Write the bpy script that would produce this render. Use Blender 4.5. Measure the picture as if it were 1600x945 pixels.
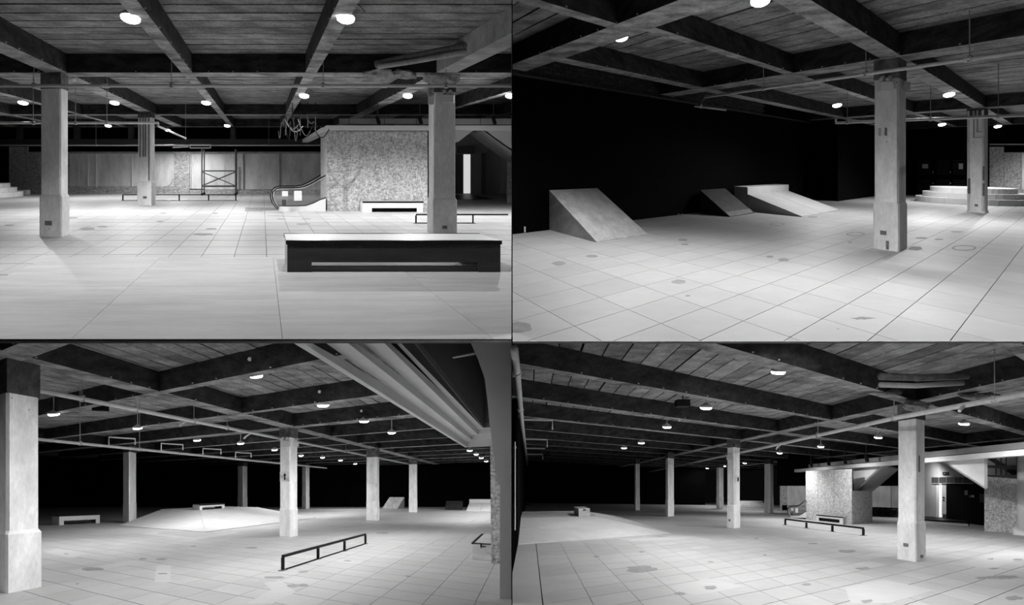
import bpy, math, random
from mathutils import Vector
random.seed(7)
for o in list(bpy.data.objects): bpy.data.objects.remove(o)
scene = bpy.context.scene
COL = scene.collection

# ------------------------------------------------------------------ camera, world, exposure
F, CX, CY, HE = 1000.0, 800.0, 510.0, 1.5      # focal length in pixels of the 1600x945 frame, principal point, eye height
cam_data = bpy.data.cameras.new('camera')
cam = bpy.data.objects.new('camera', cam_data); COL.objects.link(cam)
cam_data.sensor_width = 36.0; cam_data.lens = 36.0 * F / 1600.0
cam_data.shift_y = (CY - 472.5) / 1600.0
cam_data.clip_start = 0.05; cam_data.clip_end = 400
cam.rotation_euler = (math.pi / 2, 0, 0)
scene.camera = cam
w = bpy.data.worlds.new('world'); scene.world = w; w.use_nodes = True
w.node_tree.nodes['Background'].inputs[0].default_value = (0.5, 0.5, 0.5, 1)
w.node_tree.nodes['Background'].inputs[1].default_value = 0.004
vs = scene.view_settings
vs.view_transform = 'Standard'; vs.look = 'None'; vs.gamma = 1.0; vs.use_curve_mapping = False
vs.exposure = 0.3
LAMP_W = 310.0
HALL_W = {'TL': 1.0, 'TR': 1.08, 'BL': 1.1, 'BR': 1.4}          # lamp strength per hall, raised to brighten the lower floors

# ------------------------------------------------------------------ materials (all procedural, all grey)
MATS = {}
def mat(name, base, rough=0.8, var=0.0, n_scale=3.0, n_amt=0.25, stretch=(1, 1, 1), speck=0.0, sp_scale=6.0,
        bump=0.0, metal=0.0, fine=0.0, blot=0.0, alpha=None, emit=0.0):
    m = bpy.data.materials.new(name); m.use_nodes = True; MATS[name] = m
    nt = m.node_tree; N = nt.nodes; L = nt.links
    b = N['Principled BSDF']
    b.inputs['Roughness'].default_value = rough; b.inputs['Metallic'].default_value = metal
    b.inputs['Specular IOR Level'].default_value = 0.3 if base > 0.02 else 0.03
    tc = N.new('ShaderNodeTexCoord'); mp = N.new('ShaderNodeMapping'); mp.inputs['Scale'].default_value = stretch
    oi = N.new('ShaderNodeObjectInfo')
    va = N.new('ShaderNodeVectorMath'); va.operation = 'ADD'
    sc = N.new('ShaderNodeVectorMath'); sc.operation = 'SCALE'; sc.inputs[0].default_value = (17, 31, 11)
    L.new(oi.outputs['Random'], sc.inputs['Scale'])
    L.new(tc.outputs['Object'], mp.inputs['Vector']); L.new(mp.outputs[0], va.inputs[0]); L.new(sc.outputs[0], va.inputs[1])
    co = va.outputs[0]
    def math_(op, a, c):
        n = N.new('ShaderNodeMath'); n.operation = op
        for i, x in enumerate((a, c)):
            if isinstance(x, (int, float)): n.inputs[i].default_value = x
            else: L.new(x, n.inputs[i])
        return n.outputs[0]
    no = N.new('ShaderNodeTexNoise'); no.inputs['Scale'].default_value = n_scale; no.inputs['Detail'].default_value = 5
    no.inputs['Roughness'].default_value = 0.65
    L.new(co, no.inputs['Vector'])
    nr = N.new('ShaderNodeMapRange'); nr.inputs[1].default_value = 0.32; nr.inputs[2].default_value = 0.68
    nr.inputs[3].default_value = 1 - n_amt; nr.inputs[4].default_value = 1 + n_amt; L.new(no.outputs['Fac'], nr.inputs[0]); val = nr.outputs[0]
    if var:
        r = math_('MULTIPLY_ADD', oi.outputs['Random'], 2 * var); r.node.inputs[2].default_value = 1 - var
        val = math_('MULTIPLY', val, r)
    if fine:
        n2 = N.new('ShaderNodeTexNoise'); n2.inputs['Scale'].default_value = n_scale * 9; n2.inputs['Detail'].default_value = 3
        L.new(co, n2.inputs['Vector'])
        q = math_('MULTIPLY_ADD', n2.outputs['Fac'], 4 * fine); q.node.inputs[2].default_value = 1 - 2 * fine
        val = math_('MULTIPLY', val, q)
    if blot:
        n3 = N.new('ShaderNodeTexNoise'); n3.inputs['Scale'].default_value = n_scale * 0.45; n3.inputs['Detail'].default_value = 6
        L.new(co, n3.inputs['Vector'])
        mr = N.new('ShaderNodeMapRange'); mr.inputs[1].default_value = 0.52; mr.inputs[2].default_value = 0.66
        mr.inputs[3].default_value = 1.0; mr.inputs[4].default_value = 1.0 - blot
        L.new(n3.outputs['Fac'], mr.inputs[0]); val = math_('MULTIPLY', val, mr.outputs[0])
    if speck:
        vo = N.new('ShaderNodeTexVoronoi'); vo.inputs['Scale'].default_value = sp_scale
        L.new(tc.outputs['Object'], vo.inputs['Vector'])
        mr = N.new('ShaderNodeMapRange'); mr.inputs[1].default_value = speck * 0.75; mr.inputs[2].default_value = speck
        mr.inputs[3].default_value = 0.25; mr.inputs[4].default_value = 1.0
        L.new(vo.outputs['Distance'], mr.inputs[0]); val = math_('MULTIPLY', val, mr.outputs[0])
    val = math_('MULTIPLY', val, base)
    cc = N.new('ShaderNodeCombineColor')
    for i in range(3): L.new(val, cc.inputs[i])
    L.new(cc.outputs[0], b.inputs['Base Color'])
    if bump:
        bp = N.new('ShaderNodeBump'); bp.inputs['Strength'].default_value = bump; bp.inputs['Distance'].default_value = 0.02
        L.new(no.outputs['Fac'], bp.inputs['Height']); L.new(bp.outputs[0], b.inputs['Normal'])
    if emit:
        b.inputs['Emission Color'].default_value = (1, 1, 1, 1); b.inputs['Emission Strength'].default_value = emit
    if alpha is not None:
        b.inputs['Alpha'].default_value = alpha
    return m

def osb_mat(name, lo, hi):
    m = bpy.data.materials.new(name); m.use_nodes = True; MATS[name] = m
    nt = m.node_tree; N = nt.nodes; L = nt.links; b = N['Principled BSDF']; b.inputs['Roughness'].default_value = 0.75
    tc = N.new('ShaderNodeTexCoord'); prev = None
    ns = N.new('ShaderNodeTexNoise'); ns.inputs['Scale'].default_value = 5; L.new(tc.outputs['Object'], ns.inputs['Vector'])
    for k, (rot, st) in enumerate((((0.3, 0.5, 0.4), (46, 46, 13)), ((0.9, -0.5, 1.2), (15, 42, 40)), ((-0.6, 0.8, -0.3), (40, 15, 44)))):
        mp = N.new('ShaderNodeMapping'); mp.inputs['Rotation'].default_value = rot; mp.inputs['Scale'].default_value = st
        wv = N.new('ShaderNodeVectorMath'); wv.operation = 'MULTIPLY_ADD'; wv.inputs[1].default_value = (0.12, 0.12, 0.12)
        L.new(ns.outputs['Color'], wv.inputs[0]); L.new(tc.outputs['Object'], wv.inputs[2]); L.new(wv.outputs[0], mp.inputs['Vector'])
        vo = N.new('ShaderNodeTexVoronoi'); vo.inputs['Scale'].default_value = 0.75; L.new(mp.outputs[0], vo.inputs['Vector'])
        sp = N.new('ShaderNodeSeparateColor'); L.new(vo.outputs['Color'], sp.inputs[0])
        if prev is None: prev = sp.outputs[0]
        else:
            mx = N.new('ShaderNodeMath'); mx.operation = 'ADD'; L.new(prev, mx.inputs[0]); L.new(sp.outputs[0], mx.inputs[1]); prev = mx.outputs[0]
    mr = N.new('ShaderNodeMapRange'); mr.inputs[1].default_value = 0.5; mr.inputs[2].default_value = 2.5
    mr.inputs[3].default_value = lo; mr.inputs[4].default_value = hi; L.new(prev, mr.inputs[0])
    cc = N.new('ShaderNodeCombineColor')
    for i in range(3): L.new(mr.outputs[0], cc.inputs[i])
    L.new(cc.outputs[0], b.inputs['Base Color'])
    return m

mat('floor_board', 0.40, 0.55, var=0.05, n_scale=0.7, n_amt=0.08, fine=0.03, speck=0.022, sp_scale=1.3)
mat('floor_joint', 0.06, 0.9)
mat('stain', 0.25, 0.7, n_scale=6, n_amt=0.2)
mat('pale_patch', 0.455, 0.6, n_scale=2, n_amt=0.05)
mat('tape', 0.2, 0.7)
mat('ply_deck', 0.42, 0.6, var=0.03, n_scale=1.6, n_amt=0.13, stretch=(0.5, 2.5, 1), fine=0.06, speck=0.022, sp_scale=1.6)
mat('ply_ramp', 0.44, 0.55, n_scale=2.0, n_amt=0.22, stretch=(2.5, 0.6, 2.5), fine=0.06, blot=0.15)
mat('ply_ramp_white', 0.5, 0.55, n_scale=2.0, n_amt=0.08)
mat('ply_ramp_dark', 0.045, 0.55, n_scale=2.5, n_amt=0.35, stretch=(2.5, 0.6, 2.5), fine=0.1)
mat('ply_side', 0.36, 0.6, n_scale=2.5, n_amt=0.22, stretch=(1, 1, 4))
mat('ply_pale', 0.62, 0.6, n_scale=2.5, n_amt=0.12, stretch=(1, 1, 4))
mat('ledge_dark', 0.038, 0.5, n_scale=3, n_amt=0.3, stretch=(0.6, 1, 3))
mat('ledge_top', 0.5, 0.5, var=0.06, n_scale=2, n_amt=0.15, stretch=(0.6, 4, 1))
mat('steel_black', 0.018, 0.35, n_scale=4, n_amt=0.2)
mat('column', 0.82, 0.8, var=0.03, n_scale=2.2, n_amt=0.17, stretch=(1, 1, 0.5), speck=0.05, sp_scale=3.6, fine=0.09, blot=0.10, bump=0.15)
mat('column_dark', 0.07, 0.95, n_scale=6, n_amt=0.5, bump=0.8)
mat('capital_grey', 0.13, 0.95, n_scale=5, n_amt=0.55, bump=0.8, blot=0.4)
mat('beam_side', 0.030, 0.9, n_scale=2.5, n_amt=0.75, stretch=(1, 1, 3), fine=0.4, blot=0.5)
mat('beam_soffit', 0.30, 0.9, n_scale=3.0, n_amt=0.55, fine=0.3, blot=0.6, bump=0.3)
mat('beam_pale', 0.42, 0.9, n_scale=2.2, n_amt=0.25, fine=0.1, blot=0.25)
mat('rubble', 0.30, 1.0, n_scale=7, n_amt=0.55, bump=1.0)
mat('plank', 0.26, 0.9, var=0.26, n_scale=1.6, n_amt=0.45, stretch=(1.6, 1.6, 1.6), fine=0.35, blot=0.45, speck=0.06, sp_scale=2.2)
mat('slab_black', 0.004, 0.95)
mat('pipe', 0.66, 0.45, n_scale=4, n_amt=0.12)
mat('insulation', 0.20, 0.95, n_scale=8, n_amt=0.4, bump=0.6)
mat('black_paint', 0.0018, 0.85, n_scale=1.5, n_amt=0.4)
mat('soot_brick', 0.032, 0.95, var=0.3, n_scale=6, n_amt=0.3)
mat('white_paint', 0.68, 0.6, n_scale=1.5, n_amt=0.05)
mat('grey_paint', 0.42, 0.7, n_scale=1.5, n_amt=0.08)
mat('mid_grey', 0.16, 0.7, n_scale=2, n_amt=0.1)
mat('cable_black', 0.012, 0.7)
mat('dark_grey', 0.045, 0.7, n_scale=2, n_amt=0.2)
mat('film', 0.70, 0.35, var=0.06, n_scale=1.1, n_amt=0.20, stretch=(2.2, 1, 0.7), fine=0.06)
mat('frame_metal', 0.34, 0.5)
mat('scaffold', 0.10, 0.5)
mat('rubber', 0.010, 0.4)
mat('lamp_shell', 0.5, 0.5)
mat('lamp_glow', 0.9, 0.5, n_amt=0, emit=9.0)
mat('lit_room', 0.8, 0.6, n_amt=0, emit=0.5)
mat('paper', 0.72, 0.8, n_amt=0.02)
mat('ink', 0.02, 0.8)
mat('wall_dark_plaster', 0.010, 0.9)
mat('glass', 0.35, 0.08, n_amt=0.02, alpha=0.12)
mat('plate', 0.16, 0.6, n_scale=12, n_amt=0.3)
mat('slab_edge', 0.75, 0.8)
osb_mat('osb', 0.20, 0.66)

# ------------------------------------------------------------------ mesh helpers
class MB:
    def __init__(s): s.v = []; s.f = []; s.mi = []
    def add(s, verts, faces, mi=0):
        o = len(s.v); s.v += [Vector(p) for p in verts]
        s.f += [tuple(i + o for i in f) for f in faces]; s.mi += [mi] * len(faces)
        return s
    def loop_prism(s, bot, top, mi=0, mtop=None, mbot=None):
        n = len(bot)
        if n < 3: return s
        o = len(s.v); s.v += [Vector(p) for p in bot] + [Vector(p) for p in top]
        for i in range(n):
            j = (i + 1) % n; s.f.append((o + i, o + j, o + n + j, o + n + i)); s.mi.append(mi)
        s.f.append(tuple(o + n + i for i in range(n))); s.mi.append(mi if mtop is None else mtop)
        s.f.append(tuple(o + i for i in reversed(range(n)))); s.mi.append(mi if mbot is None else mbot)
        return s
    def tube(s, pts, r, n=8, caps=True, r2=None):
        pts = [Vector(p) for p in pts]; o = len(s.v); m = len(pts)
        for i, p in enumerate(pts):
            a = pts[max(i - 1, 0)]; b = pts[min(i + 1, m - 1)]; d = (b - a)
            d = d.normalized() if d.length > 1e-9 else Vector((0, 0, 1))
            up = Vector((0, 0, 1)) if abs(d.z) < 0.9 else Vector((1, 0, 0))
            x = d.cross(up).normalized(); y = x.cross(d).normalized()
            rr = r if r2 is None else r + (r2 - r) * i / (m - 1)
            for k in range(n):
                t = 2 * math.pi * k / n; s.v.append(p + x * (rr * math.cos(t)) + y * (rr * math.sin(t)))
        for i in range(m - 1):
            for k in range(n):
                k2 = (k + 1) % n
                s.f.append((o + i * n + k, o + i * n + k2, o + (i + 1) * n + k2, o + (i + 1) * n + k)); s.mi.append(0)
        if caps:
            s.f.append(tuple(o + k for k in range(n))); s.mi.append(0)
            s.f.append(tuple(o + (m - 1) * n + k for k in reversed(range(n)))); s.mi.append(0)
        return s
    def lathe(s, c, prof, n=16):
        o = len(s.v); c = Vector(c)
        for r, z in prof:
            for k in range(n):
                t = 2 * math.pi * k / n; s.v.append(c + Vector((r * math.cos(t), r * math.sin(t), z)))
        for i in range(len(prof) - 1):
            for k in range(n):
                k2 = (k + 1) % n
                s.f.append((o + i * n + k, o + i * n + k2, o + (i + 1) * n + k2, o + (i + 1) * n + k)); s.mi.append(0)
        s.f.append(tuple(o + k for k in range(n))); s.mi.append(0)
        e = o + (len(prof) - 1) * n
        s.f.append(tuple(e + k for k in range(n))); s.mi.append(0)
        return s
    def build(s, name, mats, parent=None, origin=None, smooth=False):
        if isinstance(mats, str): mats = [mats]
        if parent is not None:
            g = Vector((0, 0, 0)); p = parent
            while p is not None: g = g + p.location; p = p.parent
            org = g
        else:
            org = Vector(origin) if origin is not None else base_of(s.v)
        me = bpy.data.meshes.new(name)
        me.from_pydata([tuple(v - org) for v in s.v], [], s.f)
        for m in mats: me.materials.append(MATS[m])
        for p, i in zip(me.polygons, s.mi):
            p.material_index = min(i, len(mats) - 1); p.use_smooth = smooth
        import bmesh
        bm = bmesh.new(); bm.from_mesh(me); bmesh.ops.recalc_face_normals(bm, faces=bm.faces[:]); bm.to_mesh(me); bm.free()
        o = bpy.data.objects.new(name, me); COL.objects.link(o)
        if parent is not None: o.parent = parent
        else: o.location = org
        return o
def base_of(vs):
    n = len(vs); return Vector((sum(v.x for v in vs) / n, sum(v.y for v in vs) / n, min(v.z for v in vs)))
def tag(o, label=None, cat=None, group=None, kind=None):
    if label: o['label'] = label
    if cat: o['category'] = cat
    if group: o['group'] = group
    if kind: o['kind'] = kind
    return o
def thing(name, loc, label, cat, group=None, kind=None):
    o = bpy.data.objects.new(name, None); COL.objects.link(o); o.location = loc; o.empty_display_size = 0.2
    return tag(o, label, cat, group, kind)

def clip(poly, a, b, c):            # keep a*x + b*y + c >= 0
    out = []
    for i in range(len(poly)):
        p, q = poly[i], poly[(i + 1) % len(poly)]
        dp = a * p[0] + b * p[1] + c; dq = a * q[0] + b * q[1] + c
        if dp >= 0: out.append(p)
        if (dp > 0 > dq) or (dp < 0 < dq):
            t = dp / (dp - dq); out.append((p[0] + (q[0] - p[0]) * t, p[1] + (q[1] - p[1]) * t))
    return out

def line_x(P0, P1, u):              # plan point where the sight line of column u meets the plan line P0-P1
    k = (u - CX) / F; dx, dy = P1[0] - P0[0], P1[1] - P0[1]
    t = (k * P0[1] - P0[0]) / (dx - k * dy)
    return (P0[0] + dx * t, P0[1] + dy * t)
def wp(P, v): return Vector((P[0], P[1], (CY - v) / F * P[1]))

class Hall:
    """One hall: a gently ramped floor with plumb columns; A and B are its two plan directions."""
    def __init__(s, name, yh0, m, A, B, org_px, side, view):
        s.name, s.yh0, s.m, s.side, s.view = name, yh0, m, side, view
        s.a = (CY - yh0) / F; s.A, s.B = A, B
        s.O = s.fp(*org_px)
    def yh(s, u): return s.yh0 + s.m * (u - 800)
    def fz(s, X, Y): return -HE + s.a * Y - s.m * X
    def fp(s, u, v, h=0.0):
        Y = (HE - h) * F / (v - s.yh(u)); return ((u - CX) / F * Y, Y)
    def at(s, u, Y): return ((u - CX) / F * Y, Y)
    def W(s, P, h): return Vector((P[0], P[1], s.fz(*P) + h))
    def hv(s, P, v): return (CY - v) / F * P[1] - s.fz(*P)
    def pq(s, a, b): return (s.O[0] + a * s.A[0] + b * s.B[0], s.O[1] + a * s.A[1] + b * s.B[1])
    def clipx(s, poly):
        return clip(poly, s.side, 0, -0.006) if s.side else poly
    def prism(s, mb, poly, h0, h1, mi=0, mtop=None, mbot=None, cl=True):
        if cl: poly = s.clipx(poly)
        if len(poly) < 3: return mb
        f0 = h0 if callable(h0) else (lambda p: h0); f1 = h1 if callable(h1) else (lambda p: h1)
        return mb.loop_prism([s.W(p, f0(p)) for p in poly], [s.W(p, f1(p)) for p in poly], mi, mtop, mbot)
    def bar(s, mb, P0, P1, width, h0, h1, mi=0):     # a bar along a plan segment
        d = Vector((P1[0] - P0[0], P1[1] - P0[1])); n = Vector((-d.y, d.x)).normalized() * (width / 2)
        return s.prism(mb, [(P0[0] - n.x, P0[1] - n.y), (P1[0] - n.x, P1[1] - n.y), (P1[0] + n.x, P1[1] + n.y), (P0[0] + n.x, P0[1] + n.y)], h0, h1, mi)
    def face(s, mb, P0, P1, pts, dv, mi=0):          # outline standing on the plan line P0-P1, with thickness dv (plan vector)
        a = [wp(line_x(P0, P1, u), v) for u, v in pts]
        dz = s.a * dv[1] - s.m * dv[0]
        b = [p + Vector((dv[0], dv[1], dz)) for p in a]
        return mb.loop_prism(a, b, mi)

TL = Hall('TL', 256.0, 0.0, (-0.39, 1.0), (1.0, 0.0), (410, 370), -1, 'upper left view')
TR = Hall('TR', 250.7, 0.01246, (0.893, 1.0), (-0.376, 1.0), (1405, 393.75), 1, 'upper right view')
BL = Hall('BL', 763.0, 0.0, (0.032, 1.0), (-1.313, 1.0), (453.2, 839), -1, 'lower left view')
BR = Hall('BR', 759.7, 0.01073, (0.027, 1.0), (1.145, 1.0), (1431, 877.8), 1, 'lower right view')
HS, HC = 3.38, 3.76                                  # beam soffit and plank ceiling heights

def floor_edge(h, poly):                             # the upper floors end at the slab edge, the lower ceilings start behind it
    a, b, c = -h.m, h.a + 0.0225, -HE
    return clip(poly, a, b, c)

# ------------------------------------------------------------------ generic builders
def build_floor(h, s_rng, t_rng, s0, ds, t0, dt, upper, label, skip=None, gap_a=0.010, gap_b=0.016, maxn=285, xlim=None):
    root = thing('floor', h.W(h.pq(0, 0), -0.06), label, 'floor', kind='structure')
    big = [h.pq(s_rng[0], t_rng[0]), h.pq(s_rng[1], t_rng[0]), h.pq(s_rng[1], t_rng[1]), h.pq(s_rng[0], t_rng[1])]
    def trim(p):
        if upper: p = floor_edge(h, p)
        if xlim: p = clip(p, *xlim)
        return h.clipx(p)
    mb = MB(); h.prism(mb, trim(big), -0.018 if upper else -0.06, -0.012); mb.build('slab', 'floor_joint', root)
    if upper:
        eb = clip(clip(big, -h.m, h.a + 0.0232, -HE), h.m, -(h.a + 0.0226), HE)
        m = MB(); h.prism(m, eb, -0.017, 0.0); m.build('nosing', 'slab_edge', root)
    cells = []
    la = math.hypot(*h.A); lb = math.hypot(*h.B)
    i0 = math.ceil((s_rng[0] - s0) / ds - 1e-6); i1 = math.floor((s_rng[1] - s0) / ds + 1e-6)
    j0 = math.ceil((t_rng[0] - t0) / dt - 1e-6); j1 = math.floor((t_rng[1] - t0) / dt + 1e-6)
    for i in range(i0, i1):
        for j in range(j0, j1):
            ga = gap_b / 2 / la; gb = gap_a / 2 / lb
            sa, sb = s0 + i * ds + ga, s0 + (i + 1) * ds - ga
            ta, tb = t0 + j * dt + gb, t0 + (j + 1) * dt - gb
            p = trim([h.pq(sa, ta), h.pq(sb, ta), h.pq(sb, tb), h.pq(sa, tb)])
            if len(p) < 3: continue
            cy = sum(q[1] for q in p) / len(p); cx = sum(q[0] for q in p) / len(p)
            u = CX + F * cx / cy; 
            if skip and skip(cx, cy): continue
            v = CY - F * h.fz(cx, cy) / cy
            vis = -30 < u < 1630 and v < 975
            cells.append((cy if vis else cy + 500, p))
    cells.sort(key=lambda c: c[0])
    for d, p in cells[:maxn]:
        m = MB(); h.prism(m, p, -0.012, 0.0, cl=False); m.build('tile', 'floor_board', root)
    m = MB()
    for d, p in cells[maxn:]: h.prism(m, p, -0.012, 0.0, cl=False)
    if m.v: tag(m.build('tile_field', 'floor_board', root), kind='stuff')
    return root

def stain(h, root, u, v, ru, rv, m='stain', ht=0.0015, seed=0, name='stain', rough=0.15):
    r = random.Random(seed * 31 + int(u)); n = 18; pts = []
    for k in range(n):
        t = 2 * math.pi * k / n; q = 1 + rough * (r.random() * 2 - 1)
        pts.append(h.fp(u + ru * q * math.cos(t), v + rv * q * math.sin(t)))
    mb = MB(); h.prism(mb, pts, 0.0003, ht); return mb.build(name, m, root)
def patch_px(h, root, pts, m='pale_patch', ht=0.001, name='patch'):
    mb = MB(); h.prism(mb, [h.fp(u, v) for u, v in pts], 0.0003, ht); return mb.build(name, m, root)
def ring(h, root, u, v, ru, rv):
    mb = MB(); n = 20; W_ = 0.86
    o = [h.fp(u + ru * math.cos(2 * math.pi * k / n), v + rv * math.sin(2 * math.pi * k / n)) for k in range(n)]
    i = [h.fp(u + ru * W_ * math.cos(2 * math.pi * k / n), v + rv * W_ * math.sin(2 * math.pi * k / n)) for k in range(n)]
    for k in range(n):
        j = (k + 1) % n; h.prism(mb, [o[k], o[j], i[j], i[k]], 0.0003, 0.0025)
    return mb.build('access_cover_ring', 'tape', root)

def build_ceiling(h, s_rng, t_rng, beams_a, beams_b, along, q0, dq, label, lower, far_cut, soff='beam_soffit', pale=(), gap=0.016, well=None):
    """beams_a: (t0, t1, s0, s1); beams_b: (s0, s1, t0, t1); planks run along 'A' or 'B'."""
    root = thing('ceiling', h.W(h.pq(0, 0), HC), label, 'ceiling', kind='structure')
    def trim(p, hh):
        p = h.clipx(p)
        if lower: p = clip(p, 0, 1, -7.75)
        return p
    def pieces(p):                                   # leave the stairwell open
        if not well: return [p]
        q = clip(p, *well[1]); r = clip(clip(p, *[-x for x in well[1]]), *well[0])
        return [x for x in (q, r) if len(x) > 2]
    big = [h.pq(s_rng[0], t_rng[0]), h.pq(s_rng[1], t_rng[0]), h.pq(s_rng[1], t_rng[1]), h.pq(s_rng[0], t_rng[1])]
    mb = MB()
    for p in pieces(trim(big, 3.8)): h.prism(mb, p, HC + 0.015, HC + 0.06)
    mb.build('slab', 'slab_black', root)
    for k, (t0, t1, s0, s1) in enumerate(beams_a):
        p = trim([h.pq(s0, t0), h.pq(s1, t0), h.pq(s1, t1), h.pq(s0, t1)], 3.3)
        if len(p) > 2:
            mb = MB()
            for x in pieces(p): h.prism(mb, x, HS, HC + 0.015, 0, None, 1, cl=False)
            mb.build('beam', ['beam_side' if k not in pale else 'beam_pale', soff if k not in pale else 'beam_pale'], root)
    for s0, s1, t0, t1 in beams_b:
        p = trim([h.pq(s0, t0), h.pq(s1, t0), h.pq(s1, t1), h.pq(s0, t1)], 3.3)
        if len(p) > 2:
            mb = MB()
            for x in pieces(p): h.prism(mb, x, HS - 0.004, HC + 0.015, 0, None, 1, cl=False)
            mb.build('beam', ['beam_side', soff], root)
    # pale bolt heads along the lower edges of the beams
    bolts = MB(); rb = random.Random(4)
    lines = [(h.pq(b[2] + i * 0.55, b[e]), 'a') for b in beams_a for e in (0, 1) for i in range(int((b[3] - b[2]) / 0.55))]
    lines += [(h.pq(b[e], b[2] + i * 0.5), 'b') for b in beams_b for e in (0, 1) for i in range(int((b[3] - b[2]) / 0.5))]
    for P, k in lines:
        if not 7.8 < P[1] < 20 or P[0] * h.side < 0.03 or rb.random() < 0.3: continue
        if well and (P[0] * well[0][0] + P[1] * well[0][1] + well[0][2] < 0): continue
        e = 0.014; h.prism(bolts, [(P[0] - e, P[1] - e), (P[0] + e, P[1] - e), (P[0] + e, P[1] + e), (P[0] - e, P[1] + e)], HS + 0.012, HS + 0.03)
    if bolts.v: tag(bolts.build('bolt_heads', 'beam_pale', root), kind='stuff')
    # planks between the beams
    if along == 'B': cuts = sorted([t_rng[0], t_rng[1]] + [x for b in beams_a for x in ((b[0] + b[1]) / 2,)]); qr = s_rng; ln = math.hypot(*h.A)
    else: cuts = sorted([s_rng[0], s_rng[1]] + [x for b in beams_b for x in ((b[0] + b[1]) / 2,)]); qr = t_rng; ln = math.hypot(*h.B)
    cells = []; g = gap / ln
    i0 = math.ceil((qr[0] - q0) / dq); i1 = math.floor((qr[1] - q0) / dq)
    for c0, c1 in zip(cuts[:-1], cuts[1:]):
        if c1 - c0 < 0.05: continue
        for i in range(i0, i1):
            a, b = q0 + i * dq + g / 2, q0 + (i + 1) * dq - g / 2
            b2 = b if (i * 7 + int(c0 * 3)) % 5 else b - g * 0.6
            if along == 'B': p = [h.pq(a, c0), h.pq(b2, c0), h.pq(b2, c1), h.pq(a, c1)]
            else: p = [h.pq(c0, a), h.pq(c1, a), h.pq(c1, b2), h.pq(c0, b2)]
            p = trim(p, 3.8)
            if len(p) < 3: continue
            for p in pieces(p):
                cx = sum(q[0] for q in p) / len(p); cy = sum(q[1] for q in p) / len(p)
                u = CX + F * cx / cy; vis = -60 < u < 1660
                cells.append((cy if vis else cy + 500, p))
    cells.sort(key=lambda c: c[0])
    far = MB(); n = 0
    for d, p in cells:
        hh = HC + 0.004 * math.sin(p[0][0] * 91.7 + p[0][1] * 37.3)
        if d < far_cut and n < 285:
            m = MB(); h.prism(m, p, hh, HC + 0.014, cl=False); m.build('plank', 'plank', root); n += 1
        else: h.prism(far, p, hh, HC + 0.014, cl=False)
    if far.v: tag(far.build('plank_field', 'plank', root), kind='stuff')
    return root

def chamfer(poly, k=0.06):
    out = []; n = len(poly)
    for i in range(n):
        p, a, b = poly[i], poly[i - 1], poly[(i + 1) % n]
        out.append((p[0] + (a[0] - p[0]) * k, p[1] + (a[1] - p[1]) * k)); out.append((p[0] + (b[0] - p[0]) * k, p[1] + (b[1] - p[1]) * k))
    return out
def scale_poly(poly, k):
    cx = sum(p[0] for p in poly) / len(poly); cy = sum(p[1] for p in poly) / len(poly)
    return [(cx + (p[0] - cx) * k, cy + (p[1] - cy) * k) for p in poly]

def column(h, Lp, Fp, Rp, label, plinth=0.8, top=HS, cap=0.22, shrink=0.9, plates=(), group=None, capmat='column_dark'):
    PL, PF, PR = h.fp(*Lp), h.fp(*Fp), h.fp(*Rp); PB = (PL[0] + PR[0] - PF[0], PL[1] + PR[1] - PF[1])
    poly = [PF, PR, PB, PL]; ctr = scale_poly(poly, 0)[0]
    root = thing('column', h.W(ctr, 0), label, 'column', group)
    pb = chamfer(poly, 0.05); ps = chamfer(scale_poly(poly, shrink), 0.07); pc = scale_poly(poly, shrink * 1.02)
    mb = MB(); h.prism(mb, pb, 0, plinth); mb.loop_prism([h.W(p, plinth) for p in pb], [h.W(p, plinth + 0.05) for p in ps]); mb.build('base', 'column', root)
    mb = MB(); h.prism(mb, ps, plinth + 0.05, top - cap); mb.build('shaft', 'column', root)
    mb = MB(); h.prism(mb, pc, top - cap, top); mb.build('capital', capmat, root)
    def side(a, b, fa, fb, h0, h1, m, name, k, pr=0.012):   # small plate fixed on the face a-b
        d = Vector((b[0] - a[0], b[1] - a[1])); n = Vector((d.y, -d.x)).normalized()
        if n.y > 0: n = -n
        q0 = Vector(a) + d * fa; q1 = Vector(a) + d * fb
        mb = MB(); h.prism(mb, [tuple(q0), tuple(q1), tuple(q1 + n * pr), tuple(q0 + n * pr)], h0, h1); return mb.build(name, m, root)
    sc = scale_poly(poly, shrink)
    for pl in plates:
        f, fa, fb, h0, h1, m, name = pl
        P = poly if h1 < plinth else sc
        a, b = (P[3], P[0]) if f == 'L' else (P[0], P[1])
        side(a, b, fa, fb, h0, h1, m, name, 0)
    return root, sc

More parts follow.
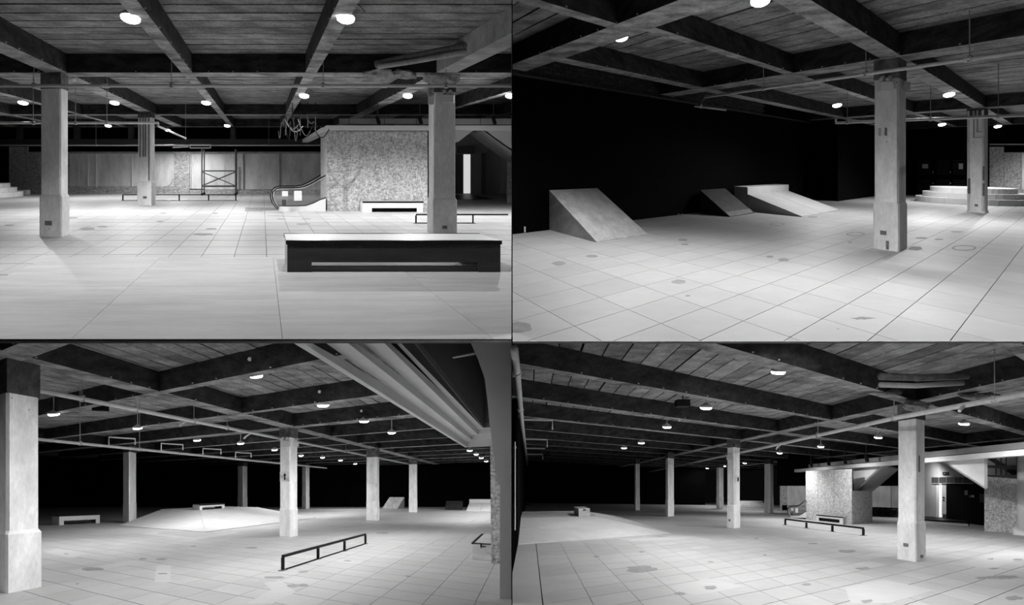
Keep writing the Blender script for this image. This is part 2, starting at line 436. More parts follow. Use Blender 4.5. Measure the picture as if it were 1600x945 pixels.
def lamp(h, u, v, label, group=None, hh=3.5, r=0.115, energy=1.0, cable=True, detail=True):
    P = h.fp(u, v, hh); c = h.W(P, hh)
    root = thing('ceiling_lamp', c, label, 'lamp', group)
    mb = MB(); mb.lathe(c, [(0.03, 0.10), (0.05, 0.075), (r * 0.75, 0.055), (r, 0.03), (r * 1.02, 0.0)], 16); mb.build('housing', 'lamp_shell', root, smooth=True)
    mb = MB(); mb.lathe(c, [(r * 0.98, -0.001), (r * 0.95, -0.03), (r * 0.75, -0.048), (0.01, -0.055)], 16); mb.build('diffuser', 'lamp_glow', root, smooth=True)
    if detail:
        mb = MB(); mb.tube([c + Vector((0, 0, 0.10)), c + Vector((0, 0, HC - hh))], 0.012, 6); mb.build('stem', 'pipe', root)
        mb = MB(); pts = [c + Vector((0.02 + 0.22 * t, 0.05 * t, 0.09 + 0.10 * math.sin(3.0 * t) - 0.02 * t)) for t in [i / 8 for i in range(9)]]
        mb.tube(pts, 0.005, 5); mb.build('cable', 'rubber', root)
    ld = bpy.data.lights.new('lamp_light', 'SPOT'); ld.energy = LAMP_W * HALL_W[h.name] * energy; ld.spot_size = math.radians(172); ld.spot_blend = 0.7
    ld.shadow_soft_size = 0.03
    lo = bpy.data.objects.new('lamp_light', ld); COL.objects.link(lo); lo.parent = root; lo.location = (0, 0, -0.095)
    return root

def pipe(h, pts, r, label, hangers=(), top=HC, joints=(), name='sprinkler_pipe', m='pipe'):
    pts = [Vector(p) for p in pts]; root = thing(name, pts[0], label, 'pipe')
    MB().tube(pts, r, 8).build('tube', m, root, smooth=True)
    for q in hangers:
        q = Vector(q); z = h.fz(q.x, q.y) + top
        hg = MB().tube([q + Vector((0, 0, r)), Vector((q.x, q.y, z))], 0.008, 5).build('hanger', 'frame_metal', root)
        MB().tube([q + Vector((0, 0, -r * 1.25)), q + Vector((0, 0, r * 1.5))], r * 1.15, 8).build('clamp', 'frame_metal', hg)
    for q, d in joints:
        q = Vector(q); d = Vector(d).normalized() * r * 1.6
        MB().tube([q - d, q + d], r * 1.35, 8).build('coupling', m, root)
    return root

def ledge(h, P0, P1, D, hgt, label, cut=None, leg=(0.1, 0.1), mf='ply_side', mt='ledge_top', me_='ply_side', planks=4, coping=True, name='grind_ledge', base=0.0, cut_h=None, cat='ledge', foot=0.0, shade_block=False):
    """box ledge: front edge P0-P1 in plan, depth vector D, optional low opening through it"""
    root = thing(name, h.W(((P0[0] + P1[0]) / 2, (P0[1] + P1[1]) / 2), base), label, cat)
    X = Vector((P1[0] - P0[0], P1[1] - P0[1])); D = Vector(D); th = min(0.04, D.length * 0.15); dn = D.normalized() * th; xn = X.normalized() * th
    def pt(a, b): return (P0[0] + X.x * a + D.x * b, P0[1] + X.y * a + D.y * b)
    def panel(b0, b1):
        mb = MB(); q0, q1 = b0, b1
        def strip(a0, a1, z0, z1): h.prism(mb, [pt(a0, q0), pt(a1, q0), pt(a1, q1), pt(a0, q1)], base + z0, base + z1)
        if cut_h:
            strip(0, leg[0], 0, hgt - 0.02); strip(1 - leg[1], 1, 0, hgt - 0.02); strip(leg[0], 1 - leg[1], cut_h, hgt - 0.02)
            if foot: strip(leg[0], 1 - leg[1], 0, foot)
        else: strip(0, 1, 0, hgt - 0.02)
        return mb
    k = th / D.length; kx = th / X.length
    panel(0, k).build('front_panel', mf, root); panel(1 - k, 1).build('back_panel', mf, root)
    for a0, a1 in ((0, kx), (1 - kx, 1)):
        mb = MB(); h.prism(mb, [pt(a0, k), pt(a1, k), pt(a1, 1 - k), pt(a0, 1 - k)], base, base + hgt - 0.02); mb.build('end_panel', me_, root)
    if shade_block:  # black block stands in for the shade inside the slot
        mb = MB(); h.prism(mb, [pt(leg[0] * 0.6, k * 2.5), pt(1 - leg[1] * 0.6, k * 2.5), pt(1 - leg[1] * 0.6, 1 - k * 1.5), pt(leg[0] * 0.6, 1 - k * 1.5)], base + 0.003, base + hgt - 0.03); mb.build('slot_shade', 'rubber', root)
    for i in range(planks):
        b0 = i / planks + 0.006; b1 = (i + 1) / planks - 0.006
        mb = MB(); h.prism(mb, [pt(-0.004, b0), pt(1.004, b0), pt(1.004, b1), pt(-0.004, b1)], base + hgt - 0.02, base + hgt); mb.build('top_plank', mt, root)
    if coping:
        mb = MB(); h.prism(mb, [pt(-0.006, -0.012), pt(1.006, -0.012), pt(1.006, 0.05), pt(-0.006, 0.05)], base + hgt - 0.05, base + hgt + 0.004); mb.build('steel_edge', 'steel_black', root)
        mb = MB(); h.prism(mb, [pt(-0.006, 0.95), pt(1.006, 0.95), pt(1.006, 1.012), pt(-0.006, 1.012)], base + hgt - 0.05, base + hgt + 0.004); mb.build('steel_edge', 'steel_black', root)
    return root, pt

def rail(h, posts, hgt, label, r=0.03, ground=True, ext=(0.0, 0.0), top_w=None):
    P = [h.fp(u, v) for u, v in posts]
    root = thing('grind_rail', h.W(P[0], 0), label, 'rail')
    a, b = Vector(P[0]), Vector(P[-1]); d = (b - a)
    A_ = a - d * ext[0]; B_ = b + d * ext[1]
    mb = MB(); h.bar(mb, tuple(A_), tuple(B_), (top_w or r * 2), hgt - 2 * r, hgt); mb.build('top_bar', 'steel_black', root)
    dn = d.normalized() * r
    for p in P:
        p = Vector(p); mb = MB(); h.bar(mb, tuple(p - dn), tuple(p + dn), r * 2, 0.0, hgt - 2 * r); mb.build('post', 'steel_black', root)
        mb = MB(); h.bar(mb, tuple(p - dn * 3.2), tuple(p + dn * 3.2), r * 5, 0.0, 0.012); mb.build('foot_plate', 'plate', root)
    if ground:
        mb = MB(); h.bar(mb, P[0], P[-1], r * 0.9, 0.0, 0.02); mb.build('ground_bar', 'steel_black', root)
    return root

def ramp(h, L1, L2, Q1, hgt, label, ms='ply_ramp', side='ply_side', panels=1, lip=0.006, name='bank_ramp', strip=None):
    """L1-L2 low edge, Q1 the base corner behind L1"""
    L1, L2, Q1 = Vector(L1), Vector(L2), Vector(Q1); Q2 = Q1 + (L2 - L1)
    root = thing(name, h.W(tuple((L1 + Q2) / 2), 0), label, 'ramp')
    for p, q in ((L1, Q1), (L2, Q2)):
        ed = (L2 - L1).normalized() * 0.02 * (1 if p is L1 else -1)
        mb = MB(); a, b = tuple(p), tuple(q); a2, b2 = tuple(p + ed), tuple(q + ed)
        mb.loop_prism([h.W(a, 0), h.W(b, 0), h.W(b, hgt - 0.02)], [h.W(a2, 0), h.W(b2, 0), h.W(b2, hgt - 0.02)]); mb.build('side_panel', side, root)
    bk = (Q1 - L1).normalized() * 0.02
    mb = MB(); h.prism(mb, [tuple(Q1), tuple(Q2), tuple(Q2 - bk), tuple(Q1 - bk)], 0, hgt - 0.02); mb.build('back_panel', side, root)
    for i in range(panels):
        f0, f1 = i / panels + (0.003 if i else 0), (i + 1) / panels - (0.003 if i < panels - 1 else 0)
        p = L1 + (L2 - L1) * f0; p2 = L1 + (L2 - L1) * f1; q = Q1 + (L2 - L1) * f0; q2 = Q1 + (L2 - L1) * f1
        bot = [h.W(tuple(p), 0.0), h.W(tuple(p2), 0.0), h.W(tuple(q2), hgt - 0.02), h.W(tuple(q), hgt - 0.02)]
        mb = MB(); mb.loop_prism(bot, [b + Vector((0, 0, 0.02)) for b in bot]); mb.build('riding_panel', ms, root)
    if strip:
        k = 0.14; bot = [h.W(tuple(L1), 0.021), h.W(tuple(L2), 0.021), h.W(tuple(L2 + (Q2 - L2) * k), hgt * k + 0.021), h.W(tuple(L1 + (Q1 - L1) * k), hgt * k + 0.021)]
        mb = MB(); mb.loop_prism(bot, [b + Vector((0, 0, 0.004)) for b in bot]); mb.build('steel_strip', strip, root)
    return root

def mound(h, base4, top4, hgt, label, mids=True, m='ply_ramp_white', clipped=False):
    base4 = [Vector(p) for p in base4]; top4 = [Vector(p) for p in top4]
    c = sum(base4, Vector((0, 0))) / 4
    root = thing('pyramid_funbox', h.W(tuple(c), 0), label, 'funbox')
    for i in range(4):
        j = (i + 1) % 4
        for k0, k1 in ((0, 0.5), (0.5, 1)):
            b = [base4[i].lerp(top4[i], k0), base4[j].lerp(top4[j], k0), base4[j].lerp(top4[j], k1), base4[i].lerp(top4[i], k1)]
            z = [k0, k0, k1, k1]
            g = 0.012
            bot = [h.W(tuple(p), hgt * q - 0.0 if q else 0.0) for p, q in zip(b, z)]
            ce = sum(bot, Vector((0, 0, 0))) / 4
            bot = [p + (ce - p).normalized() * g * 0.5 for p in bot]
            mb = MB(); mb.loop_prism([p + Vector((0, 0, -0.0)) for p in bot], [p + Vector((0, 0, 0.018)) for p in bot]); mb.build('slope_panel', m, root)
    mb = MB(); h.prism(mb, [tuple(p) for p in top4], hgt - 0.02, hgt + 0.012); mb.build('deck', m, root)
    mb = MB(); mb.loop_prism([h.W(tuple(c + (p - c) * 0.985), 0.0) for p in base4], [h.W(tuple(c + (p - c) * 0.985), hgt - 0.03) for p in top4]); mb.build('core', 'floor_joint', root)
    return root

def tex_scribble(h, root, o, ux, uz, w_):            # a shield emblem and a short scrawled word, drawn as thin raised strokes
    n = ux.cross(uz).normalized()
    if n.y > 0: n = -n
    def P(a, b): return o + ux * a * w_ + uz * b * w_ + n * 0.004
    strokes = [[(0.0, 0.9), (0.0, 0.35), (0.2, 0.0), (0.4, 0.35), (0.4, 0.9), (0.0, 0.9)], [(0.1, 0.65), (0.3, 0.65)], [(0.1, 0.4), (0.3, 0.45)], [(0.2, 0.15), (0.2, 0.85)]]
    x = 0.62; pts = []
    for k in range(15): pts.append((x + k * 0.075, 0.42 + (0.22 if k < 4 else 0.11) * (1 if k % 2 else -1)))
    strokes.append(pts)
    for s_ in strokes: MB().tube([P(*q) for q in s_], 0.055 * w_, 4).build('marker_lettering', 'ink', root)

def escalator(h, P0, P1, fu, fv, dv, label):
    """profile in the pixels of the upper left view, carried to this hall by fu, fv; stands on the plan line P0-P1"""
    root = thing('escalator', h.W(line_x(P0, P1, fu(440)), 0), label, 'escalator')
    dz = h.a * dv[1] - h.m * dv[0]; DV = Vector((dv[0], dv[1], dz))
    def w_(u, v, off=0.0):
        a = (P0[0] + dv[0] * off, P0[1] + dv[1] * off); b = (P1[0] + dv[0] * off, P1[1] + dv[1] * off)
        return wp(line_x(a, b, fu(u)), fv(v))
    rails = [(434.5, 326), (430.5, 323.5), (425.5, 317), (422.8, 309), (422.4, 303), (424.5, 297.5), (429, 293), (436, 291), (447, 290.6), (462, 290.6), (472, 289), (482, 284.5), (492, 279), (501, 273.3)]
    rails2 = [(435, 324), (431, 320), (427, 313), (425.2, 306), (426, 300.5), (430, 296), (437, 293.5), (450, 293.3), (466, 293), (476, 291), (488, 285.5), (499, 279), (509, 274)]
    sc = (w_(440, 320) - w_(440, 330)).length / 10
    for k, (pts, off) in enumerate(((rails, 1.0), (rails2, 0.0))):
        MB().tube([w_(*p, off) for p in pts], 0.9 * sc, 6).build('handrail', 'rubber', root, smooth=True)
        ip = [(p[0] + (1.8 if i < 6 else 0.6), p[1] + (2.2 if i > 5 else 0.4)) for i, p in enumerate(pts)]
        MB().tube([w_(*p, off) for p in ip], 0.8 * sc, 6).build('handrail_track', 'frame_metal', root, smooth=True)
        if off: continue
        gp = ip[2:] + [(509, 309), (500, 311.5), (490, 316), (478, 320), (466, 320.5), (436, 320.5)]
        mb = MB(); a = [w_(*p) + DV * 0.0 for p in gp]; mb.loop_prism(a, [p + DV * 0.015 for p in a]); mb.build('glass_balustrade', 'glass', root)
        sk = [(434, 320.5), (466, 320.5), (478, 319.5), (490, 315.5), (500, 311), (509, 308)]; sk2 = [(509, 310), (500, 313), (490, 318), (478, 322), (466, 322.5), (434, 322.5)]
        mb = MB(); a = [w_(*p) + DV * 0.0 for p in sk + sk2]; mb.loop_prism(a, [p + DV * 0.04 for p in a]); mb.build('skirt_trim', 'dark_grey', root)
        bs = [(436, 330), (436, 322.5), (466, 322.5), (478, 322), (490, 318), (500, 313), (509, 310), (509, 330)]
        mb = MB(); a = [w_(*p) + DV * 0.0 for p in bs]; mb.loop_prism(a, [p + DV * 0.06 for p in a]); mb.build('base_cladding', 'white_paint', root)
    st = [(440, 327), (470, 326), (480, 324), (490, 320), (500, 315), (509, 311)]
    mb = MB(); a = [w_(*p) + DV * 0.08 for p in st + [(509, 329), (440, 329)]]; mb.loop_prism(a, [p + DV * 0.84 for p in a]); mb.build('step_band', 'mid_grey', root)
    for (u0, v0, u1, v1) in ((440.5, 298.5, 450, 306.5), (459.5, 298, 471.5, 313.5)):
        mb = MB(); a = [w_(u0, v0) - DV * 0.02, w_(u1, v0) - DV * 0.02, w_(u1, v1) - DV * 0.02, w_(u0, v1) - DV * 0.02]; mb.loop_prism(a, [p + DV * 0.012 for p in a]); mb.build('notice', 'paper', root)
    mb = MB(); a = [w_(440.5, 312) - DV * 0.02, w_(447, 312) - DV * 0.02, w_(447, 320) - DV * 0.02, w_(440.5, 320) - DV * 0.02]; mb.loop_prism(a, [p + DV * 0.012 for p in a]); mb.build('control_box', 'dark_grey', root)
    return root

# ================================================================== party walls between the halls
def party(name, x0, x1, hl, y0, y1, zb, m, label):
    mb = MB(); bot = [(x0, y0, zb(y0)), (x1, y0, zb(y0)), (x1, y1, zb(y1)), (x0, y1, zb(y1))]
    top = [(p[0], p[1], hl(p[1])) for p in bot]
    mb.loop_prism(bot, top); return tag(mb.build(name, m), label, 'wall', kind='structure')
party('wall_right', -0.005, -0.0004, lambda y: TL.fz(0, y) + HC + 0.05, 5.6, 34, lambda y: TL.fz(0, y) - 0.01, 'grey_paint', 'thin grey wall closing the right edge of the upper left view')
party('wall_left', 0.0004, 0.005, lambda y: TR.fz(0, y) + HC + 0.05, 5.6, 36, lambda y: TR.fz(0, y) - 0.01, 'black_paint', 'thin black wall closing the left edge of the upper right view')
party('wall_right', -0.005, -0.0004, lambda y: BL.fz(0, y) + HC, 9.0, 54, lambda y: BL.fz(0, y) - 0.01, 'grey_paint', 'thin grey wall closing the right edge of the lower left view')
party('wall_left', 0.0004, 0.005, lambda y: BR.fz(0, y) + HC, 8.2, 60, lambda y: BR.fz(0, y) - 0.01, 'black_paint', 'thin black wall closing the left edge of the lower right view')

# ================================================================== UPPER LEFT HALL
h = TL
fl = build_floor(h, (-7.8, 20.0), (-14.4, 13.0), -2.56, 0.97, 0.07, 0.53, True, 'pale board floor with faint tile joints in the upper left view',
                 skip=lambda x, y: y < 9.7 and (x + 0.39 * y) > -3.0, gap_b=0.035, gap_a=0.009)
for i, (u, v, a, b) in enumerate(((137, 357, 12, 2.2), (160, 354, 8, 1.4), (250, 346, 6, 1.2), (317, 366, 16, 1.8), (330, 357.5, 9, 1.3), (336, 333, 5, 1.2), (110, 340, 12, 1.2), (474, 350, 11, 1.6), (478, 342, 8, 1.2), (440, 342, 7, 1), (15, 352, 8, 1.2), (255, 333, 5, 1))):
    stain(h, fl, u, v, a, b, seed=i)
patch_px(h, fl, [(383, 324), (416, 324), (410, 330.5), (383, 330.5)], 'stain', name='floor_hatch')
ce = build_ceiling(h, (-7.0, 19.8), (-14.6, 13.0),
              [(-4.45, -4.02, -7, 19.8), (-1.66, -1.44, -7, 19.8), (0.88, 1.12, -7, 19.8), (3.58, 4.0, -7, 0.1), (3.58, 4.0, 0.5, 19.8),
               (-7.1, -6.86, -7, 19.8), (-9.8, -9.55, -7, 19.8), (-12.6, -12.2, -7, 19.8), (6.4, 6.64, 0.5, 19.8), (9.0, 9.25, 0.5, 19.8)],
              [(0.0, 0.62, -14.6, 13), (11.1, 11.65, -14.6, 13), (19.0, 19.6, -14.6, 13)], 'B', 0.0, 0.51,
              'concrete plank ceiling with dark downstand beams in the upper left view', False, 15.0, pale=(3,), gap=0.05)
# plywood platform in the foreground
root = thing('plywood_platform', h.W(h.at(400, 7.5), 0), 'large smooth plywood platform filling the foreground under the near ledge', 'platform')
tc_ = [-3.41, -1.62, 0.17, 1.96, 3.75, 5.6]; sc_ = [-7.8, -5.39, -2.96]
for i in range(5):
    for j in range(2):
        p = h.clipx(floor_edge(h, [h.pq(sc_[j] + 0.002, tc_[i] + 0.002), h.pq(sc_[j + 1] - 0.002, tc_[i] + 0.002), h.pq(sc_[j + 1] - 0.002, tc_[i + 1] - 0.002), h.pq(sc_[j] + 0.002, tc_[i + 1] - 0.002)]))
        if len(p) > 2: mb = MB(); h.prism(mb, p, 0.0, 0.016); mb.build('plywood_sheet', 'ply_deck', root)
# columns
PLT = lambda f, a, b, z0, z1: (f, a, b, z0, z1, 'plate', 'socket_plate')
_, c1 = column(h, (61, 369.5), (96, 370.5), (109, 366), 'broad pale concrete column at the left of the upper left view', plinth=0.82, cap=0.33, plates=[PLT('L', 0.28, 0.58, 0.24, 0.33)], capmat='capital_grey')
rt, c2 = column(h, (214, 320.3), (236, 321.2), (243.5, 319.5), 'far concrete column with conduits beside the long low rail in the upper left view', plinth=0.82, cap=0.2, plates=[PLT('L', 0.45, 0.7, 0.25, 0.33)])
for f in (0.2, 0.45, 0.62, 0.9):
    p = (c2[3][0] + (c2[0][0] - c2[3][0]) * f, c2[3][1] + (c2[0][1] - c2[3][1]) * f - 0.03)
    MB().tube([h.W(p, 1.75 if f < 0.9 else 0.9), h.W(p, 3.3)], 0.02, 6).build('conduit', 'mid_grey' if f < 0.9 else 'plate', rt)
rt3, c3 = column(h, (667, 361.5), (677, 364.5), (714.5, 364.8), 'pale concrete column with emergency lights behind the near ledge', plinth=0.72, cap=0.33, plates=[PLT('R', 0.38, 0.58, 0.1, 0.17)], capmat='capital_grey')

def emergency(h, P0, P1, u0, u1, v0, v1, label, bulbs=True, dv=(0, 0.12)):
    a = line_x(P0, P1, u0); root = thing('emergency_light', wp(a, v1), label, 'light fitting')
    mb = MB(); h.face(mb, P0, P1, [(u0, v1), (u1, v1), (u1, v0), (u0, v0)], dv); mb.build('battery_box', 'white_paint', root)
    if bulbs:
        for k in (0.22, 0.72):
            c = wp(line_x(P0, P1, u0 + (u1 - u0) * k), v0 - (v1 - v0) * 0.42); r = (v1 - v0) * 0.26 / F * c.y
            hd = MB().tube([c, c + Vector((0, 0.08, 0))], r, 10).build('lamp_head', 'lamp_shell', root)
            MB().tube([c + Vector((0, 0.04, -r)), c + Vector((0, 0.04, -r * 2.4))], r * 0.3, 6).build('neck', 'lamp_shell', hd)
    return root
y = min(p[1] for p in c3) - 0.13
emergency(h, (-5, y), (5, y), 690, 709, 148, 160, 'right twin-head emergency light high on the column behind the near ledge')
emergency(h, (-5, y + 0.02), (5, y + 0.02), 668.5, 677, 150, 163, 'left small emergency light on the edge of the column behind the near ledge')

# near ledge
P0, P1 = h.fp(449, 427), h.fp(782, 427)
near, pt = ledge(h, P0, P1, (-0.39 * 0.92, 0.92), 0.431, 'long dark-fronted grind ledge with pale planked top, nearest in the upper left view', leg=(0.114, 0.102), mf='ledge_dark', planks=4, base=0.016, cut_h=0.135)
for k in range(10):
    q = pt(0.02 + 0.107 * k, -0.004); c = h.W(q, 0.36); MB().tube([c, c + Vector((0, 0.02, 0))], 0.006, 6).build('screw', 'plate', [o for o in near.children if o.name.startswith('front')][0])
P0, P1 = h.fp(567, 331.5), h.fp(661, 331.5)
ledge(h, P0, P1, (-0.39 * 0.5, 0.5), 0.338, 'small white ledge with dark slot against the chipboard kiosk in the upper left view', leg=(0.15, 0.1), mf='white_paint', me_='white_paint', mt='ledge_top', planks=1, cut_h=0.13, shade_block=True)
rail(h, [(192, 313.5), (280, 313.5), (326, 313.5), (368.5, 313.5)], 0.262, 'long low black rail along the far film-covered windows', r=0.018)
rail(h, [(650, 349), (739, 349)], 0.24, 'low black rail running off behind the right column of the upper left view', r=0.018, ext=(0.0, 0.62))

# chipboard kiosk, bulkhead, stair and rear wall
yk = 20.5; top = 2.545
ko = thing('chipboard_kiosk', h.W(h.at(560, yk), 0), 'chipboard-clad kiosk beside the escalator in the upper left view', 'kiosk')
cuts = [511, 562, 615, 668]
for a, b in zip(cuts[:-1], cuts[1:]):
    mb = MB(); A0, B0 = h.at(a + 0.15, yk), h.at(b - 0.15, yk); h.prism(mb, [A0, B0, (B0[0], B0[1] + 0.05), (A0[0], A0[1] + 0.05)], 0, top); mb.build('board', 'osb', ko)
A0, B0 = h.at(511, yk + 0.01), h.at(501, 22.9)
mb = MB(); h.prism(mb, [A0, B0, (B0[0] + 0.05, B0[1]), (A0[0] + 0.05, A0[1])], 0, top); mb.build('board', 'osb', ko)
A1 = h.at(668, yk); mb = MB(); h.prism(mb, [(A0[0] + 0.06, yk + 0.06), (A1[0], yk + 0.06), (A1[0] - 1, 22.8), (B0[0] + 0.06, 22.8)], 0.0, top - 0.02); mb.build('core', 'dark_grey', ko)
bk = thing('white_bulkhead', h.W(h.at(600, 20.2), 2.56), 'white bulkhead running above the chipboard kiosk in the upper left view', 'bulkhead')
mb = MB(); h.prism(mb, [h.at(507, 20.2), h.at(799, 20.2), h.at(799, 20.44), h.at(507, 20.44)], 2.56, 2.715); mb.build('front_beam', 'white_paint', bk)
q0 = h.at(507, 20.45); q1 = (q0[0] - 0.39 * 11.3, 31.75)
mb = MB(); h.prism(mb, [q0, (q0[0] + 0.3, q0[1]), (q1[0] + 0.3, q1[1]), q1], 2.56, 2.715); mb.build('side_beam', 'white_paint', bk)
mb = MB(); h.prism(mb, [h.at(530, 20.9), h.at(799, 20.9), h.at(799, 21.1), h.at(530, 21.1)], 2.80, 2.98); mb.build('cable_trunking', 'grey_paint', bk)
for k, u in enumerate((545, 600, 650, 700, 750)):
    mb = MB(); h.prism(mb, [h.at(u, 20.88), h.at(u + 1.2, 20.88), h.at(u + 1.2, 20.9), h.at(u, 20.9)], 2.79, 2.99); mb.build('trunking_joint', 'mid_grey', bk)
for k, (u, l) in enumerate(((590, 'leftmost'), (656, 'middle'), (771, 'rightmost'))):
    rt = thing('track_spotlight', h.W(h.at(u, 20.0), 2.80), 'black spotlight above the white bulkhead, %s of three in the upper left view' % l, 'spotlight')
    c = h.W(h.at(u, 20.0), 2.86)
    MB().tube([c + Vector((0.05, 0, -0.12)), c + Vector((-0.02, 0, 0.12))], 0.06, 8).build('body', 'rubber', rt)
    MB().tube([c + Vector((0, 0, 0.1)), h.W(h.at(u, 20.0), HS)], 0.012, 5).build('bracket', 'dark_grey', rt)
# rear wall right of the column, doorway and stair
Q0, Q1 = (-12, 31.5), (-0.01, 31.5)
rw = thing('wall_back', h.W(h.at(760, 31.5), 0), 'grey rear wall with doorway beyond the stair in the upper left view', 'wall', kind='structure')
mb = MB(); h.face(mb, Q0, Q1, [(735, 303.8), (782, 303.8), (782, 205), (735, 205)], (0, 0.15)); mb.build('plaster', 'grey_paint', rw)
mb = MB(); h.face(mb, Q0, Q1, [(690, 241), (735, 241), (735, 200), (690, 200)], (0, 0.15)); mb.build('lintel', 'grey_paint', rw)
mb = MB(); h.face(mb, Q0, Q1, [(782, 247), (799.5, 247), (799.5, 200), (782, 200)], (0, 0.15)); mb.build('lintel', 'grey_paint', rw)
mb = MB(); h.face(mb, (-12, 32.2), (-0.01, 32.2), [(782, 303), (799, 303), (799, 247), (782, 247)], (0, 0.05)); mb.build('film', 'film', rw)
mb = MB(); h.face(mb, (-12, 31.3), (-0.01, 31.3), [(752, 303), (759, 303), (759, 239), (752, 239)], (0, 0.12)); mb.build('pier', 'mid_grey', rw)
mb = MB(); h.face(mb, (-12, 31.3), (-0.01, 31.3), [(714, 239.5), (742, 239.5), (742, 228.5), (714, 228.5)], (0, 0.1)); mb.build('grille', 'mid_grey', rw)
mb = MB(); h.face(mb, (-12, 32.4), (-0.01, 32.4), [(690, 305), (724, 305), (724, 241), (690, 241)], (0, 0.05)); mb.build('door_leaf', 'mid_grey', rw)
mb = MB(); h.face(mb, (-12, 32.6), (-0.01, 32.6), [(722, 302.5), (736, 302.5), (736, 240), (722, 240)], (0, 0.05)); mb.build('lit_doorway', 'lit_room', rw)
mb = MB(); h.prism(mb, [h.fp(700, 312), h.fp(742, 312), h.fp(772, 311), h.fp(740, 305.5), h.fp(700, 304.5)], 0.001, 0.012); tag(mb.build('floor_mat', 'rubber'), 'black floor mat in front of the lit doorway in the upper left view', 'mat')
st = thing('stair_flight', h.W(h.at(790, 21), 1.9), 'pale stair flight slanting down at the right edge of the upper left view', 'stair')
Z0, Z1 = (-12, 21.4), (-0.01, 21.4)
mb = MB(); h.face(mb, Z0, Z1, [(755, 204), (799.6, 204), (799.6, 236)], (0, 0.1)); mb.build('stringer', 'white_paint', st)
a = [wp(line_x(Z0, Z1, 755), 204.5), wp(line_x(Z0, Z1, 799.6), 236), wp(h.at(797, 25), 256), wp(h.at(733, 25), 210)]
mb = MB(); mb.loop_prism(a, [p + Vector((0, 0, 0.06)) for p in a]); mb.build('soffit', 'grey_paint', st)
mb = MB(); h.face(mb, Z0, Z1, [(700, 204), (739, 204), (716, 221), (700, 226)], (0, 0.1)); tag(mb.build('stair_return', 'white_paint'), 'white triangular stair return beside the right column of the upper left view', 'stair')
mb = MB(); h.face(mb, (-12, 24.3), (-0.01, 24.3), [(792, 317.5), (799.6, 317.5), (799.6, 253), (792, 253)], (0, 0.06)); tag(mb.build('chipboard_hoarding', 'osb'), 'narrow chipboard panel at the right edge of the upper left view', 'board')
# escalator
escalator(h, (-12, 20.27), (-0.01, 20.27), lambda u: u, lambda v: v, (-0.39, 1.0), 'escalator with glass sides and black handrails left of the kiosk in the upper left view')
stain(h, fl, 415, 326.5, 28, 2.4, 'plate', name='comb_plate', rough=0.02)
# far wall: chipboard, film-covered windows, dark head
Y = 32.6; W0, W1 = (-14, Y), (-0.01, Y)
wb = thing('wall_back', h.W(h.at(300, Y), 0), 'far wall with chipboard base and black upper band in the upper left view', 'wall', kind='structure')
mb = MB(); h.face(mb, (-14, Y + 0.2), (-0.01, Y + 0.2), [(-40, 236), (690, 236), (690, 120), (-40, 120)], (0, 0.1)); mb.build('black_band', 'black_paint', wb)
mb = MB(); h.face(mb, (-14, Y + 0.2), (-0.01, Y + 0.2), [(-40, 303), (14, 303), (14, 236), (-40, 236)], (0, 0.1)); mb.build('black_panel', 'black_paint', wb)
mb = MB(); h.face(mb, (-14, Y - 0.3), (-0.01, Y - 0.3), [(-40, 226), (500, 226), (500, 217), (-40, 217)], (0, 0.15)); mb.build('dark_beam', 'dark_grey', wb)
for k, u in enumerate((25, 115, 200, 360)):
    mb = MB(); h.face(mb, (-14, Y - 0.4), (-0.01, Y - 0.4), [(u, 217), (u + 7, 217), (u + 7, 196), (u, 196)], (0, 0.2)); mb.build('hanger_post', 'dark_grey', wb)
def board(u0, v0, u1, v1, m='osb', off=0.0, name='board'):
    mb = MB(); h.face(mb, (-14, Y + off), (-0.01, Y + off), [(u0, v1), (u1, v1), (u1, v0), (u0, v0)], (0, 0.06)); return mb.build(name, m, wb)
board(14, 229, 43.5, 300); board(43.8, 237.5, 108, 302); board(108, 291, 180, 302); board(180.3, 291, 272, 302); board(272, 237, 296.5, 302)
board(297, 296.5, 380, 302, 'osb'); board(380.4, 296.5, 501, 302, 'osb'); board(108, 237, 501, 240, 'frame_metal', 0.02, 'head_trim')
wn = thing('window_1', h.W(h.at(380, Y), 0.5), 'long row of film-covered windows along the far wall of the upper left view', 'window', kind='structure')
for u0, u1, v1 in ((60, 137, 291), (137.6, 149.5, 291), (150, 206, 291), (206.6, 243, 291), (243.5, 272, 291), (297, 318, 295), (318.4, 351, 296), (351.4, 380, 296), (380.4, 437, 296), (437.6, 470, 296), (470.3, 502, 296)):
    mb = MB(); h.face(mb, (-14, Y + 0.08), (-0.01, Y + 0.08), [(u0, v1), (u1, v1), (u1, 240), (u0, 240)], (0, 0.03)); mb.build('pane', 'film', wn)
for u in (137, 149.6, 206, 380, 437, 298):
    mb = MB(); h.face(mb, (-14, Y + 0.03), (-0.01, Y + 0.03), [(u - 0.7, 295), (u + 0.7, 295), (u + 0.7, 240), (u - 0.7, 240)], (0, 0.05)); mb.build('mullion', 'white_paint' if u < 300 else 'frame_metal', wn)
for (u0, v0, u1, v1) in ((123, 252, 122, 290), (124, 268, 138, 289), (262, 290, 271, 279), (300, 252, 306, 272), (470, 262, 474, 264)):
    MB().tube([wp(h.at(u0, Y + 0.05), v0), wp(h.at((u0 + u1) / 2, Y + 0.05), (v0 + v1) / 2 + 3), wp(h.at(u1, Y + 0.05), v1)], 0.012, 5).build('film_fold', 'white_paint', wn)
